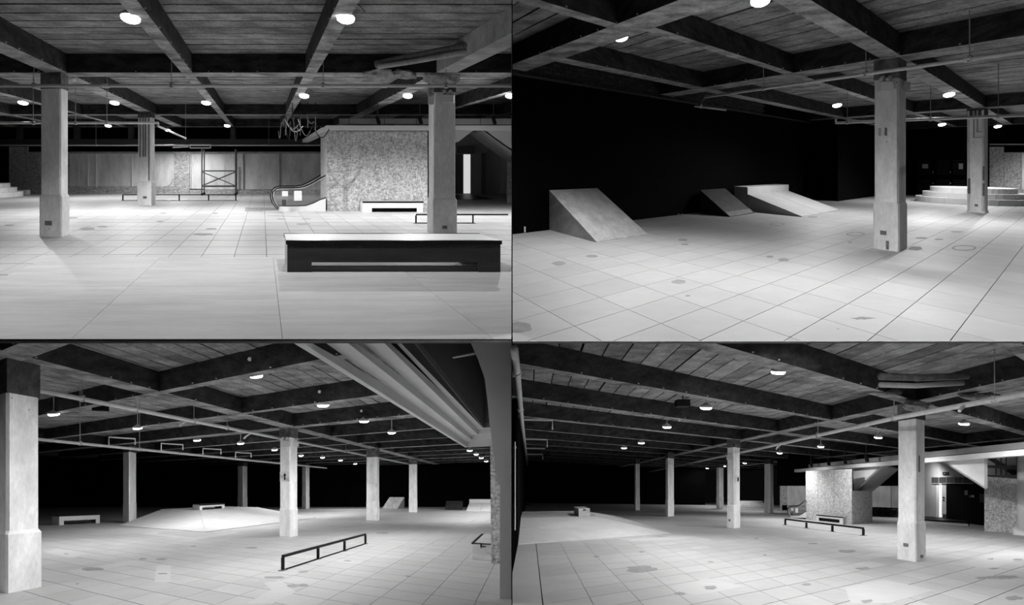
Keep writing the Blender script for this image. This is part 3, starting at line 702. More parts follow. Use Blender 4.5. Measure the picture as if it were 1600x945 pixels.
# scaffold tower
sf = thing('scaffold_tower', h.W(h.at(342, 31), 0), 'bare steel scaffold tower in front of the far windows', 'scaffold')
Pf = [h.at(315.5, 30.4), h.at(368, 30.4)]; Pb = [(p[0] - 0.39 * 1.2, p[1] + 1.2) for p in Pf]
for p in Pf + Pb:
    MB().tube([h.W(p, 0.06), h.W(p, 2.2)], 0.028, 6).build('post', 'scaffold', sf); MB().lathe(h.W(p, 0.0), [(0.02, 0), (0.06, 0.02), (0.06, 0.08), (0.02, 0.1)], 8).build('castor', 'rubber', sf)
for q in (Pf, Pb):
    for z in (0.42, 1.16): MB().tube([h.W(q[0], z), h.W(q[1], z)], 0.024, 6).build('rung', 'scaffold', sf)
MB().tube([h.W(Pf[0], 1.12), h.W(Pf[1], 0.46)], 0.025, 6).build('brace', 'scaffold', sf); MB().tube([h.W(Pf[0], 0.46), h.W(Pf[1], 1.12)], 0.025, 6).build('brace', 'scaffold', sf)
# services at the far side
pipe(h, [wp(h.at(-30, 30.2), 227), wp(h.at(500, 30.2), 227)], 0.03, 'thin pale pipe running under the dark beam along the far wall', hangers=[wp(h.at(150, 30.2), 227), wp(h.at(420, 30.2), 227)], name='service_pipe')
bt = thing('light_batten', wp(h.at(313, 29.8), 231), 'empty light batten frame hanging above the scaffold tower', 'light fitting')
for a in (((297, 226), (329, 226)), ((329, 226), (329, 231)), ((329, 231), (297, 231)), ((297, 231), (297, 226))):
    MB().tube([wp(h.at(*(a[0][0], 29.8)), a[0][1]), wp(h.at(a[1][0], 29.8), a[1][1])], 0.025, 5).build('frame_bar', 'pipe', bt)
tag(MB().tube([wp(h.at(270, 29.8), 230), wp(h.at(294, 29.8), 229)], 0.035, 6).build('batten_tube', 'pipe'), 'loose pale batten tube left of the empty light frame', 'tube')
# podium end at the far left and white box
def podium(h, u, Y, radii, hs, ry, label, seg=14):
    rt = thing('stepped_podium', h.W(h.at(u, Y), 0), label, 'podium'); c = h.at(u, Y); z = 0
    for r, dh in zip(radii, hs):
        for k in range(seg):
            t0 = math.pi * 2 * k / seg; t1 = math.pi * 2 * (k + 1) / seg; P = [c]
            for q in range(4):
                t = t0 + 0.004 + (t1 - t0 - 0.008) * q / 3; P.append((c[0] + r * math.cos(t), c[1] + r * ry * math.sin(t)))
            mb = MB(); h.prism(mb, P, z + 0.002, z + dh); mb.build('tier_segment', 'white_paint', rt)
        z += dh
    return rt
podium(h, -52, 29.0, (2.12, 1.88, 1.62), (0.22, 0.2, 0.19), 0.9, 'white stepped podium cut by the left edge of the upper left view')
bxp = h.at(16, 30.6)
ledge(h, h.at(22, 31.2), h.at(41, 31.2), (-0.1, 0.4), 0.22, 'low white box on the floor left of the broad column', mf='white_paint', me_='white_paint', mt='white_paint', planks=1, coping=False, name='white_box', cat='box')
# pipes
y0 = 12.75; V = 134
pipe(h, [wp(h.at(-60, y0), V), wp(h.at(799, y0), V)], 0.034, 'pale sprinkler pipe crossing the whole upper left view under the beam', hangers=[wp(h.at(u, y0), V) for u in (53, 268, 505, 697)],
     joints=[(wp(h.at(u, y0), V), (1, 0, 0)) for u in (165, 380, 600)])
pz = 16.5; a0 = h.at(247, pz); b0 = h.fp(290, 216, 2.46)
pipe(h, [wp(h.at(-60, pz), 192), wp(a0, 192)], 0.032, 'lower pale sprinkler pipe behind the broad column of the upper left view', hangers=[wp(h.at(u, pz), 192) for u in (52, 118, 167)])
pipe(h, [wp(a0, 192), wp(a0, 197), h.W(b0, 2.46)], 0.03, 'sprinkler branch running away from the lower pipe past the far column', hangers=[h.W(b0, 2.46)])
pipe(h, [wp(h.at(588, 12.6), 101), wp(h.at(640, 12.3), 90), wp(h.at(700, 11.8), 78), wp(h.at(737, 11.2), 72)], 0.075, 'thick lagged pipe slung under the planks, upper of two in the upper left view', name='lagged_pipe', m='insulation')
pipe(h, [wp(h.at(592, 12.5), 104), wp(h.at(640, 12.2), 97), wp(h.at(690, 11.8), 88), wp(h.at(735, 11.2), 80)], 0.05, 'pale lagged pipe slung under the planks, lower of two in the upper left view', name='lagged_pipe', m='beam_pale')
# broken concrete around the column head
def rubble(h, name, ctr, rad, label, seed, n=9):
    r = random.Random(seed); mb = MB(); pts = []
    for lat in range(1, 5):
        for k in range(n):
            th = math.pi * lat / 5; ph = 2 * math.pi * k / n; q = 0.7 + 0.5 * r.random()
            pts.append(Vector(ctr) + Vector((rad[0] * math.sin(th) * math.cos(ph) * q, rad[1] * math.sin(th) * math.sin(ph) * q, rad[2] * math.cos(th) * q)))
    f = [tuple(range(n)), tuple(reversed(range(3 * n, 4 * n)))]
    for i in range(3):
        for k in range(n): f.append((i * n + k, i * n + (k + 1) % n, (i + 1) * n + (k + 1) % n, (i + 1) * n + k))
    mb.add(pts, f); return mb.build(name, 'rubble', ce)
rubble(h, 'broken_concrete', wp(h.at(592, 13.1), 117), (0.35, 0.3, 0.07), 'ragged broken concrete on the beam underside left of the emergency lights', 3)
rubble(h, 'broken_concrete', wp(h.at(690, 13.4), 121), (0.42, 0.28, 0.11), 'crumbling concrete at the head of the column with emergency lights', 5)
rubble(h, 'broken_concrete', wp(h.at(630, 13.2), 116), (0.3, 0.25, 0.06), 'small crumbled concrete lump on the beam between pipe ends', 8)
cb = thing('cable_bundle', wp(h.at(470, 18.0), 215), 'tangle of dark hanging cables and conduits above the escalator in the upper left view', 'cables')
rc = random.Random(21)
for k in range(14):
    u0 = 438 + rc.random() * 50; du = rc.random() * 40 - 8; y = 17.0 + rc.random() * 2.0; v0 = 178 + rc.random() * 14; dv = 8 + rc.random() * 26
    pts = [wp(h.at(u0 + du * t, y), v0 + dv * math.sin(math.pi * t * 0.9) + 6 * t) for t in [i / 8 for i in range(9)]]
    MB().tube(pts, 0.008 + 0.012 * rc.random(), 5).build('cable', 'cable_black' if k % 5 else 'dark_grey', cb)
for k in range(5):
    u0 = 445 + k * 12; MB().tube([wp(h.at(u0, 18), 160), wp(h.at(u0, 18), 200 + 6 * (k % 3))], 0.012, 5).build('drop_rod', 'cable_black', cb)
# lamps
grp = 'far ceiling lamps of the upper left view'
lamp(h, 204, 27, 'bright ceiling lamp beside the left beam in the upper left view', hh=3.37, energy=0.62)
lamp(h, 540, 27, 'bright ceiling lamp beside the centre beam in the upper left view', hh=3.37, energy=0.62)
lamp(h, -132, 27, 'ceiling lamp beyond the left edge of the upper left view', grp)
for u, v, l in ((36, 160, 'second row lamp left of the broad column'), (179, 160, 'second row lamp right of the broad column'), (322, 160, 'second row lamp above the far scaffold tower'), (475, 149, 'second row lamp above the escalator'), (637, 149, 'second row lamp left of the emergency lights'), (797, 149, 'second row lamp at the right edge of the upper left view')):
    lamp(h, u, v, 'small ceiling lamp, ' + l, r=0.13, hh=3.34, energy=1.3)
for u, v, l in ((169, 196, 'far tiny ceiling lamp just right of the broad column'), (262, 203, 'far tiny ceiling lamp under the sprinkler branch'), (355, 196, 'far tiny ceiling lamp above the scaffold tower'), (84, 196, 'added far lamp hidden behind the broad column of the upper left view')):  # the last one is unseen, added to light the far boards
    lamp(h, u, v, l, r=0.12, detail=False, hh=3.12, energy=1.0)
# surface gear on beams: white sensors
for k, (u, v) in enumerate(((114, 124),)):
    c = wp(h.at(u, 13.9), v); rt = thing('smoke_detector', c, 'white smoke detector beside the head of the broad column', 'detector')
    MB().lathe(c, [(0.01, -0.05), (0.045, -0.03), (0.06, 0.0), (0.06, 0.02)], 12).build('body', 'white_paint', rt, smooth=True); MB().tube([c, Vector((c.x, c.y, h.fz(c.x, c.y) + HC))], 0.006, 5).build('drop_rod', 'dark_grey', rt)

# ================================================================== UPPER RIGHT HALL
h = TR
fl = build_floor(h, (-8.0, 17.4), (-6.0, 6.7), 0.44, 0.682, 0.04, 0.55, True, 'pale board floor with a diagonal tile grid in the upper right view', gap_a=0.009, gap_b=0.008)
for i, (u, v, a, b) in enumerate(((812, 511, 20, 8), (873.5, 411.5, 10.5, 3), (925, 400, 9.5, 2.2), (1060.5, 440, 11, 3), (1067, 374.6, 7.5, 1.9), (1070, 381.8, 6, 1.2), (1203, 401, 6, 1.5), (1224, 405.5, 9, 2.6), (1328, 378.5, 3.5, 1), (1440, 371.6, 10, 1.3), (1467, 373.8, 7, 1.2), (1430, 388, 11, 3), (1495, 362, 10, 1.2), (1270, 339, 8, 1), (1075, 462, 4, 1))):
    stain(h, fl, u, v, a, b, seed=i)
stain(h, fl, 1348, 497, 16, 1.8, 'tape', name='tape_mark', rough=0.3)
ring(h, fl, 1506.5, 387.3, 19, 4); ring(h, fl, 1337, 365.5, 14.5, 2.6); ring(h, fl, 1214.5, 350, 12, 1.9)
ce = build_ceiling(h, (-9.0, 17.4), (-8.0, 6.72),
              [(-0.05, 0.31, -9, 17.4), (2.2, 2.43, -4.4, 17.4), (2.5, 2.75, -9, -4.8), (4.95, 5.35, -4.4, 17.4), (-2.45, -2.2, -9, 17.4), (-4.9, -4.6, -9, 17.4)],
              [(-4.85, -4.35, -8, 6.72), (-0.1, 0.45, -8, 6.72), (9.3, 9.85, -8, 6.72), (17.1, 17.4, -8, 6.72)], 'B', 0.0, 0.34,
              'concrete plank ceiling with deep dark beams in the upper right view', False, 13.5, gap=0.035)
wl = thing('wall_left', h.W(h.pq(0, 6.8), 0), 'black painted wall behind the ramps in the upper right view', 'wall', kind='structure')
def strip_t(t0, t1, s0, s1, h0, h1, m, name, par): mb = MB(); h.prism(mb, [h.pq(s0, t0), h.pq(s1, t0), h.pq(s1, t1), h.pq(s0, t1)], h0, h1); return mb.build(name, m, par) if mb.v else None
strip_t(6.72, 6.85, -8, 17.6, 0, 3.28, 'black_paint', 'black_panel', wl); strip_t(6.74, 6.85, -8, 17.6, 3.28, HC, 'slab_black', 'mortar', wl)
strip_t(6.66, 6.74, -6, 17.4, 3.25, 3.30, 'dark_grey', 'ledge_strip', wl)
for row in range(5):
    for k in range(46):
        s0 = -5.2 + k * 0.235 + (0.117 if row % 2 else 0); strip_t(6.715, 6.745, s0, s0 + 0.225, 3.305 + row * 0.09, 3.385 + row * 0.09, 'soot_brick', 'brick', wl)
for k, (u, v) in enumerate(((817, 360), (820, 361), (1060, 336), (1066, 336))):
    p = h.fp(u, v + 2); MB().tube([h.W(p, 0.0), h.W(p, 0.12 - 0.05 * (k > 1))], 0.02, 5).build('pipe_stub', 'pipe', wl)
pb = MB(); h.prism(pb, [h.pq(9.7, 5.4), h.pq(17.4, 5.4), h.pq(17.4, 6.7), h.pq(9.7, 6.7)], 0, 3.3); tag(pb.build('black_partition', 'black_paint'), 'black partition jutting out right of the white ramp in the upper right view', 'partition')
wb = thing('wall_back', h.W(h.pq(17.6, 2), 0), 'black rear wall with chipboard end in the upper right view', 'wall', kind='structure')
mb = MB(); h.prism(mb, [h.pq(17.5, -6), h.pq(17.5, 6.7), h.pq(17.7, 6.7), h.pq(17.7, -6)], 0, HC); mb.build('black_panel', 'black_paint', wb)
B0, B1 = h.pq(17.45, -6), h.pq(17.45, 6); BV = (0.893 * 0.04, 0.04)
def on_back(u0, v0, u1, v1, m, name, par, off=0.0):
    a = (B0[0] - 0.893 * off, B0[1] - off); b = (B1[0] - 0.893 * off, B1[1] - off)
    mb = MB(); h.face(mb, a, b, [(u0, v1), (u1, v1), (u1, v0), (u0, v0)], BV); return mb.build(name, m, par)
on_back(1546, 229.5, 1568.6, 309, 'osb', 'board', wb); on_back(1569, 238, 1595, 312, 'osb', 'board', wb); on_back(1595.4, 238, 1625, 312, 'osb', 'board', wb)
on_back(1546, 224.5, 1620, 226.5, 'frame_metal', 'head_rail', wb, 0.05); on_back(1597, 240, 1620, 296, 'film', 'film_pane', wb, 0.06)
dr = thing('door_1', h.W(line_x(B0, B1, 1470), 0), 'row of black louvred doors with two white notices in the upper right view', 'door', kind='structure')
for k, (a, b) in enumerate(((1433, 1455), (1462.5, 1484.5), (1487.5, 1509))):
    lf = on_back(a, 247, b, 302, 'black_paint', 'leaf', dr, 0.05)
    for q in range(9): on_back(a + 1, 250 + q * 2.7, b - 1, 251.2 + q * 2.7, 'dark_grey', 'slat', lf, 0.10)
    for q in range(6): on_back(a + 1, 281 + q * 3.2, b - 1, 282.6 + q * 3.2, 'dark_grey', 'slat', lf, 0.10)
for u in (1457.8, 1484.9):
    for v in (268.8, 286.3): on_back(u - 0.7, v - 1.5, u + 0.7, v + 1.5, 'pipe', 'handle', dr, 0.14)
on_back(1441, 256.2, 1450, 263, 'paper', 'notice', dr, 0.15); on_back(1498, 255.3, 1504.5, 264.2, 'paper', 'notice', dr, 0.15)
# ramps
ramp(h, h.fp(932, 379), h.fp(1012, 367), h.fp(858, 358.8), 0.864, 'plywood bank ramp standing alone before the black wall, left in the upper right view', 'ply_ramp', 'ply_ramp')
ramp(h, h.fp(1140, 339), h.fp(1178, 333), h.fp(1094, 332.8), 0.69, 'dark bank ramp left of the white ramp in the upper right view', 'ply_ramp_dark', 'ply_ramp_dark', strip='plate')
L1, L2, Q1 = h.fp(1252.7, 339), h.fp(1312, 328.5), h.fp(1168.3, 329.2)
ramp(h, L1, L2, Q1, 0.523, 'white two-panel bank ramp below the box deck in the upper right view', 'ply_ramp_white', 'ply_ramp_white', panels=2)
Q2 = (Q1[0] + L2[0] - L1[0], Q1[1] + L2[1] - L1[1]); Qb = h.fp(1147.7, 326.9)
D = (Qb[0] - Q1[0], Qb[1] - Q1[1])
ledge(h, (Q1[0] + D[0] * 0.01, Q1[1] + D[1] * 0.01), (Q2[0] + D[0] * 0.01, Q2[1] + D[1] * 0.01), D, 0.75, 'white box deck at the top of the white ramp in the upper right view', mf='ply_ramp_white', me_='ply_ramp_white', mt='ply_ramp_white', planks=1, coping=False, name='ramp_deck', cat='deck')
# columns
_, c1 = column(h, (1363.8, 388), (1405, 393.75), (1418, 388), 'tall pale concrete column with emergency lights in the upper right view', plinth=0.80, cap=0.36, shrink=0.93,
       plates=[PLT('L', 0.3, 0.52, 0.27, 0.34), ('L', 0.52, 0.62, 0.02, 0.17, 'plate', 'scuff_plate'), ('L', 0.2, 0.28, 2.02, 2.16, 'grey_paint', 'blank_plate'), ('L', 0.46, 0.54, 2.02, 2.16, 'mid_grey', 'blank_plate')], capmat='capital_grey')
rt, c2 = column(h, (1509, 331), (1540, 333.2), (1545.5, 332), 'far concrete column with looping conduits before the stepped podium', plinth=0.02, cap=0.3, plates=[PLT('L', 0.45, 0.62, 0.2, 0.27)])
def onface(poly, f, z, out=0.03):
    a, b = poly[3], poly[0]; return h.W((a[0] + (b[0] - a[0]) * f, a[1] + (b[1] - a[1]) * f - out), z)
for f0, f1, z in ((0.35, 0.8, 2.42), (0.55, 0.8, 2.6)):
    MB().tube([onface(c2, f0, 3.3), onface(c2, f0, z), onface(c2, f1, z)], 0.022, 6).build('conduit', 'grey_paint', rt)
MB().tube([onface(c2, 0.86, 3.3), onface(c2, 0.86, 0.05)], 0.035, 6).build('conduit', 'pipe', rt); MB().tube([onface(c2, 0.05, 3.3), onface(c2, 0.05, 0.05)], 0.03, 6).build('conduit', 'pipe', rt)
for f, z0, z1 in ((0.86, 1.05, 1.5), (0.86, 0.55, 0.95), (0.05, 0.6, 1.1)): MB().tube([onface(c2, f, z0, 0.05), onface(c2, f, z1, 0.05)], 0.033, 6).build('worn_sleeve', 'plate', rt)
sa, sb = (c1[3][0], c1[3][1] - 0.17), (c1[0][0], c1[0][1] - 0.17)
emergency(h, sa, sb, 1376.3, 1396.5, 127.5, 142, 'twin-head emergency light on the left face of the tall column in the upper right view')
sa, sb = (c1[0][0] + 0.05, c1[0][1] - 0.02), (c1[1][0] + 0.05, c1[1][1] - 0.02)
emergency(h, sa, sb, 1412.5, 1420.5, 128.5, 142.5, 'second emergency light on the right face of the tall column in the upper right view', bulbs=False, dv=(0.06, 0.06))
for k in (0.0, 1.0): pass
podium(h, 1519.5, 26.3, (1.95, 1.71, 1.44), (0.225, 0.205, 0.20), 1.05, 'white three-step round podium behind the far column in the upper right view')
# pipes
PB_ = lambda u, v, z: h.W(h.fp(u, v, z), z)
pipe(h, [PB_(1095, 168, 2.8), PB_(1099, 154, 3.02), PB_(1102, 151.6, 3.05), PB_(1640, 74.5, 3.05)], 0.03, 'upper pale sprinkler pipe passing in front of the tall column in the upper right view',
     hangers=[PB_(1193, 138.5, 3.05), PB_(1353, 115.6, 3.05), PB_(1515, 92.3, 3.05)], joints=[((PB_(1513, 92.6, 3.05)), (-0.376, 1, 0.2)), (PB_(1260, 128.8, 3.05), (-0.376, 1, 0.2))])
pipe(h, [PB_(1306, 186, 2.7), PB_(1306, 192, 2.6), PB_(1640, 178.4, 2.6)], 0.033, 'lower pale sprinkler pipe running behind the tall column in the upper right view', hangers=[PB_(1324, 191, 2.6), PB_(1454, 186, 2.6), PB_(1560, 181.7, 2.6)])
pipe(h, [PB_(1085, 166, 2.85), PB_(1135, 172, 2.75)], 0.02, 'short thin conduit at the black wall near the pipe elbow', name='wall_conduit')
# lamps
lamp(h, 970, 57, 'bright ceiling lamp beneath the diagonal beam at the left of the upper right view')
lamp(h, 1188, 0, 'ceiling lamp cut by the top edge of the upper right view', energy=0.95)
lamp(h, 1300, -62, 'added near lamp over the foreground, outside the upper right view', 'lamps just outside the upper right view', hh=3.37, energy=0.35)  # added for frontal light on the tall column
lamp(h, 1440, -75, 'ceiling lamp above the frame right of the tall column', 'lamps just outside the upper right view', energy=0.6)
lamp(h, 1308, 164, 'small ceiling lamp left of the tall column in the upper right view', r=0.13, hh=3.33); lamp(h, 1483, 147, 'small ceiling lamp right of the tall column in the upper right view', r=0.13, hh=3.33)
lamp(h, 1472, 194, 'far tiny ceiling lamp left of the conduit column', r=0.13, detail=False, hh=3.1); lamp(h, 1559, 197, 'far tiny ceiling lamp right of the conduit column', r=0.13, detail=False, hh=3.15, energy=1.1)
lamp(h, 1700, 130, 'ceiling lamp beyond the right edge of the upper right view', 'lamps just outside the upper right view', r=0.13)

# ================================================================== LOWER LEFT HALL
h = BL
fl = build_floor(h, (-13.0, 36.0), (-7.0, 21.5), 0.0, 0.69, 0.0, 0.5, False, 'pale board floor with oblique tile grid in the lower left view')
for i, (u, v, a, b) in enumerate(((145, 889, 16, 3), (223, 873, 7, 1.5), (252, 873.5, 9, 1.5), (393, 855.5, 10, 1.3), (429, 902, 16, 2), (457, 915, 9, 2.4), (473, 914, 8, 2.2), (474, 893, 8, 1.6), (597, 832.5, 10, 1.3), (637, 900, 4, 1), (543, 876, 6, 1), (254, 896, 8, 1), (104, 865, 4, 0.8), (302, 853, 4, 0.8), (121, 912, 3, 0.8))):
    stain(h, fl, u, v, a, b, seed=i)
patch_px(h, fl, [(245, 883), (267, 882.5), (266, 909.5), (241, 909.5)]); patch_px(h, fl, [(412, 910), (440, 907), (462, 925), (425, 943), (385, 943), (424, 921)])
patch_px(h, fl, [(104, 892), (205, 875.5), (225, 876.5), (228, 881), (190, 884), (130, 897)]); patch_px(h, fl, [(66, 862), (90, 857), (140, 865), (110, 872)])
patch_px(h, fl, [(220, 834), (250, 830), (245, 833), (300, 840), (365, 830.5), (375, 832), (305, 843.5)])
ce = build_ceiling(h, (-13.0, 30.0), (-8.0, 16.0),
              [(-0.2, 0.2, -13, 30), (8.2, 8.6, -13, 30)],
              [(3.53 * k - (0.25 if k % 3 == 0 else 0.12), 3.53 * k + (0.25 if k % 3 == 0 else 0.14), -8, 16) for k in range(-4, 9)], 'A', 0.02, 0.285,
              'dark concrete plank ceiling with close-set beams in the lower left view', True, 16.0, gap=0.034,
              well=((-1.0, 0.032, -2.6), (1 / 1.313, 1.0, -(25.0 + (-2.63 + 0.8) / 1.313))))
wb = MB(); h.prism(wb, [(-60, 52), (-0.01, 52), (-0.01, 52.4), (-60, 52.4)], 0, 4); tag(wb.build('wall_back', 'black_paint'), 'black rear wall of the lower left view', 'wall', kind='structure')
wb = MB(); h.prism(wb, [h.pq(-12, 22), h.pq(24, 22), h.pq(24, 22.2), h.pq(-12, 22.2)], 0, 4); tag(wb.build('wall_left', 'black_paint'), 'black side wall deep in the lower left view', 'wall', kind='structure')
# columns
column(h, (-25, 916.6), (10, 927.4), (66.6, 916.4), 'massive pale concrete column at the left edge of the lower left view', plinth=0.84, cap=0.5, shrink=0.9)
rt, c2 = column(h, (436.3, 837.5), (453.2, 839), (465.9, 836.8), 'pale column with an arrow notice behind the near rail in the lower left view', plinth=0.84, cap=0.3, shrink=0.95, capmat='capital_grey')
def onf(poly, f, z, out=0.02, k=0):
    a, b = (poly[3], poly[0]) if k == 0 else (poly[0], poly[1]); return h.W((a[0] + (b[0] - a[0]) * f, a[1] + (b[1] - a[1]) * f - out), z)
def quadface(poly, f0, f1, z0, z1, m, name, par, out=0.02, k=0):
    a = [onf(poly, f0, z0, out, k), onf(poly, f1, z0, out, k), onf(poly, f1, z1, out, k), onf(poly, f0, z1, out, k)]
    return MB().loop_prism(a, [p + Vector((0, 0.012, 0)) for p in a]).build(name, m, par)
nt_ = quadface(c2, 0.04, 0.96, 1.72, 2.02, 'paper', 'arrow_notice', rt)
an = [onf(c2, f, z, 0.03) for f, z in ((0.46, 1.76), (0.58, 1.76), (0.58, 1.90), (0.68, 1.90), (0.52, 1.98), (0.36, 1.90), (0.46, 1.90))]
MB().loop_prism(an, [p + Vector((0, 0.008, 0)) for p in an]).build('arrow', 'ink', nt_)
column(h, (572.2, 812.4), (589.6, 813.1), (593, 812.4), 'pale column right of the near rail in the lower left view', plinth=0.84, cap=0.4, shrink=0.97, capmat='capital_grey')
column(h, (638.7, 800), (650.2, 800.3), (652.2, 799.8), 'farthest pale column between the two far ramps in the lower left view', plinth=0.84, cap=0.35, shrink=0.97, capmat='capital_grey')
for L_, F_, R_, l in (((191.5, 816), (202, 817.5), (213.7, 815.3), 'half-lit column behind the left end of the pyramid'), ((371, 795.8), (380, 796.3), (387, 795.4), 'half-lit column behind the right end of the pyramid deck'), ((471.5, 794.4), (478.5, 794.9), (484, 794.2), 'half-lit far column just right of the arrow notice column')):
    column(h, L_, F_, R_, l + ' in the lower left view', plinth=0.84, cap=0.3, shrink=0.97)
# pyramid with ledge
Fb, Lb, Rb = h.fp(321, 831.4), h.fp(185, 821.6), h.fp(492.5, 809.2); Bb = (Lb[0] + Rb[0] - Fb[0], Lb[1] + Rb[1] - Fb[1])
Ft, Lt, Rt = h.fp(311.8, 798, 0.5), h.fp(252.5, 796, 0.5), h.fp(402, 792.6, 0.5); Bt = (Lt[0] + Rt[0] - Ft[0], Lt[1] + Rt[1] - Ft[1])
mound(h, [Fb, Rb, Bb, Lb], [Ft, Rt, Bt, Lt], 0.5, 'broad low pale pyramid with a ledge on its deck in the lower left view')
P0, P1 = h.fp(312, 797.2, 0.5), h.fp(351, 794.4, 0.5); q = h.fp(301, 796.2, 0.5)
ledge(h, P0, P1, (q[0] - P0[0], q[1] - P0[1]), 0.25, 'small white ledge with slot on top of the pale pyramid', leg=(0.1, 0.12), mf='white_paint', me_='white_paint', mt='ledge_dark', planks=1, cut_h=0.12, base=0.513)
P0, P1 = h.fp(92.5, 820.4), h.fp(156, 817)
ledge(h, P0, P1, (-0.66, 0.5), 0.37, 'pale ledge standing in the dark behind the massive left column', leg=(0.11, 0.1), mf='white_paint', me_='white_paint', mt='ledge_dark', planks=1, cut_h=0.17, coping=False)
rail(h, [(442, 891), (497, 873.4), (538.3, 860.7), (571, 849.6)], 0.285, 'black steel rail with four posts in the foreground of the lower left view', r=0.024)
# plywood box at the right with marker lettering
P0, P1 = h.fp(738.3, 874.6), h.fp(790, 879)
bx, pt = ledge(h, P0, P1, (0.032 * 2.6, 2.6), 0.36, 'plywood box with steel edge and marker lettering at the right of the lower left view', mf='ply_side', me_='ply_side', planks=2, name='plywood_box', coping=False, cat='box')
mb = MB(); a, b = pt(-0.03, 0), pt(-0.03, 1); h.prism(mb, [a, pt(0.05, 0), pt(0.05, 1), b], 0.33, 0.366); mb.build('steel_edge', 'steel_black', bx)
mb = MB(); h.prism(mb, [pt(-0.03, -0.006), pt(1, -0.006), pt(1, 0.01), pt(-0.03, 0.01)], 0.345, 0.364); mb.build('steel_edge', 'steel_black', bx)
ux = (h.W(P1, 0) - h.W(P0, 0)).normalized(); tex_scribble(h, bx, h.W(pt(0.25, 0), 0.26), ux, Vector((0, 0, 1)), 0.09)
# far ramps
ramp(h, h.fp(597, 794.3), h.fp(620.7, 794.6), h.fp(608.7, 793.6), 0.84, 'far plywood bank ramp left of the farthest column in the lower left view', 'ply_ramp', 'ply_ramp')
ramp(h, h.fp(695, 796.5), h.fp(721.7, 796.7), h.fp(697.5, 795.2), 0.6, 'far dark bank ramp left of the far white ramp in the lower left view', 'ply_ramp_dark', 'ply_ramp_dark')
L1, L2, Q1 = h.fp(728, 799.2), h.fp(772, 799.4), h.fp(733.3, 796.4)
ramp(h, L1, L2, Q1, 0.5, 'far white bank ramp at the right of the lower left view', 'ply_ramp_white', 'ply_ramp_white', panels=2)
Q2 = (Q1[0] + L2[0] - L1[0], Q1[1] + L2[1] - L1[1])
ledge(h, (Q1[0], Q1[1] + 0.01), (Q2[0], Q2[1] + 0.01), (0.0, 1.2), 0.74, 'far white box deck above the far white ramp in the lower left view', mf='ply_ramp_white', me_='ply_ramp_white', mt='ply_ramp_white', planks=1, coping=False, name='ramp_deck', cat='deck')
# stepped plaster cove over the stairwell
cv = thing('stepped_cove', h.W((-1.6, 20), 3.1), 'pale stepped ceiling cove sweeping along the top of the lower left view', 'cove')
X0 = [-2.63, -2.53, -2.257, -1.977, -1.68]; HH = [3.1, 3.28, 3.44, 3.607]; YE = [25.0, 24.6, 23.5, 23.0, 22.1]
YS = [6.98, 7.82, 8.5, 9.2]
topz = lambda p: min(HC, (-0.016 * p[1]) - h.fz(*p))
def xl(x0, y): return (x0 + 0.032 * y, y)
for k in range(4):
    mb = MB(); h.prism(mb, [xl(X0[k], YS[k]), xl(X0[k + 1], YS[k]), xl(X0[k + 1] if k else X0[1], YE[k + 1]), xl(X0[0] if k == 0 else X0[k], YE[k])], HH[k], topz); mb.build('cove_step', 'white_paint', cv)
def yb(x0, y, dx): return (x0 + 0.032 * y + dx, y - dx / 1.313)
mb = None
for k in range(4):
    a, b = xl(X0[k] if k else X0[0], YE[k]), xl(X0[k + 1], YE[k + 1]); m1 = MB()
    def to_wall(p): d = -0.007 - p[0]; return (-0.007, p[1] - d / 1.313)
    h.prism(m1, [b, a, to_wall(a), to_wall(b)], HH[k], topz); m1.build('cove_return', 'white_paint', cv)
mb = MB(); q0, q1 = xl(-1.68, 7.85), xl(-1.68, 22.1); h.prism(mb, [q0, (q0[0] - 0.04, q0[1]), (q1[0] - 0.04, q1[1]), q1], 3.6, lambda p: (-0.012 * p[1]) - h.fz(*p)); mb.build('void_lining', 'mid_grey', cv)
q2 = to_wall(q1); mb = MB(); h.prism(mb, [q1, q2, (q2[0], q2[1] + 0.1), (q1[0], q1[1] + 0.1)], 3.6, lambda p: (-0.012 * p[1]) - h.fz(*p)); mb.build('void_lining', 'mid_grey', cv)
# pale plaster wall end and chipboard edge at the right
S0, S1 = (-3, 8.7), (-0.01, 8.7)
mb = MB(); h.face(mb, S0, S1, [(733, 530), (747, 562), (757.5, 592), (761.5, 625), (764, 653), (770, 703), (777, 754), (781, 754), (781, 935.3), (799, 935.3), (799, 530)], (0.01, 0.28)); tag(mb.build('plaster_pier', 'white_paint'), 'smooth pale plaster wall end at the right edge of the lower left view', 'wall end')
mb = MB(); h.face(mb, (-3, 12.8), (-0.01, 12.8), [(767.3, 880.2), (798.5, 880.2), (798.5, 690), (766, 690)], (0.01, 0.05)); tag(mb.build('chipboard_hoarding', 'osb'), 'narrow chipboard hoarding edge beside the plywood box in the lower left view', 'board')
pipe(h, [wp(h.at(709, 10.5), 558), wp(h.at(742, 9.2), 552)], 0.02, 'short grey handrail tube inside the stairwell of the lower left view', name='handrail_tube', m='grey_paint')
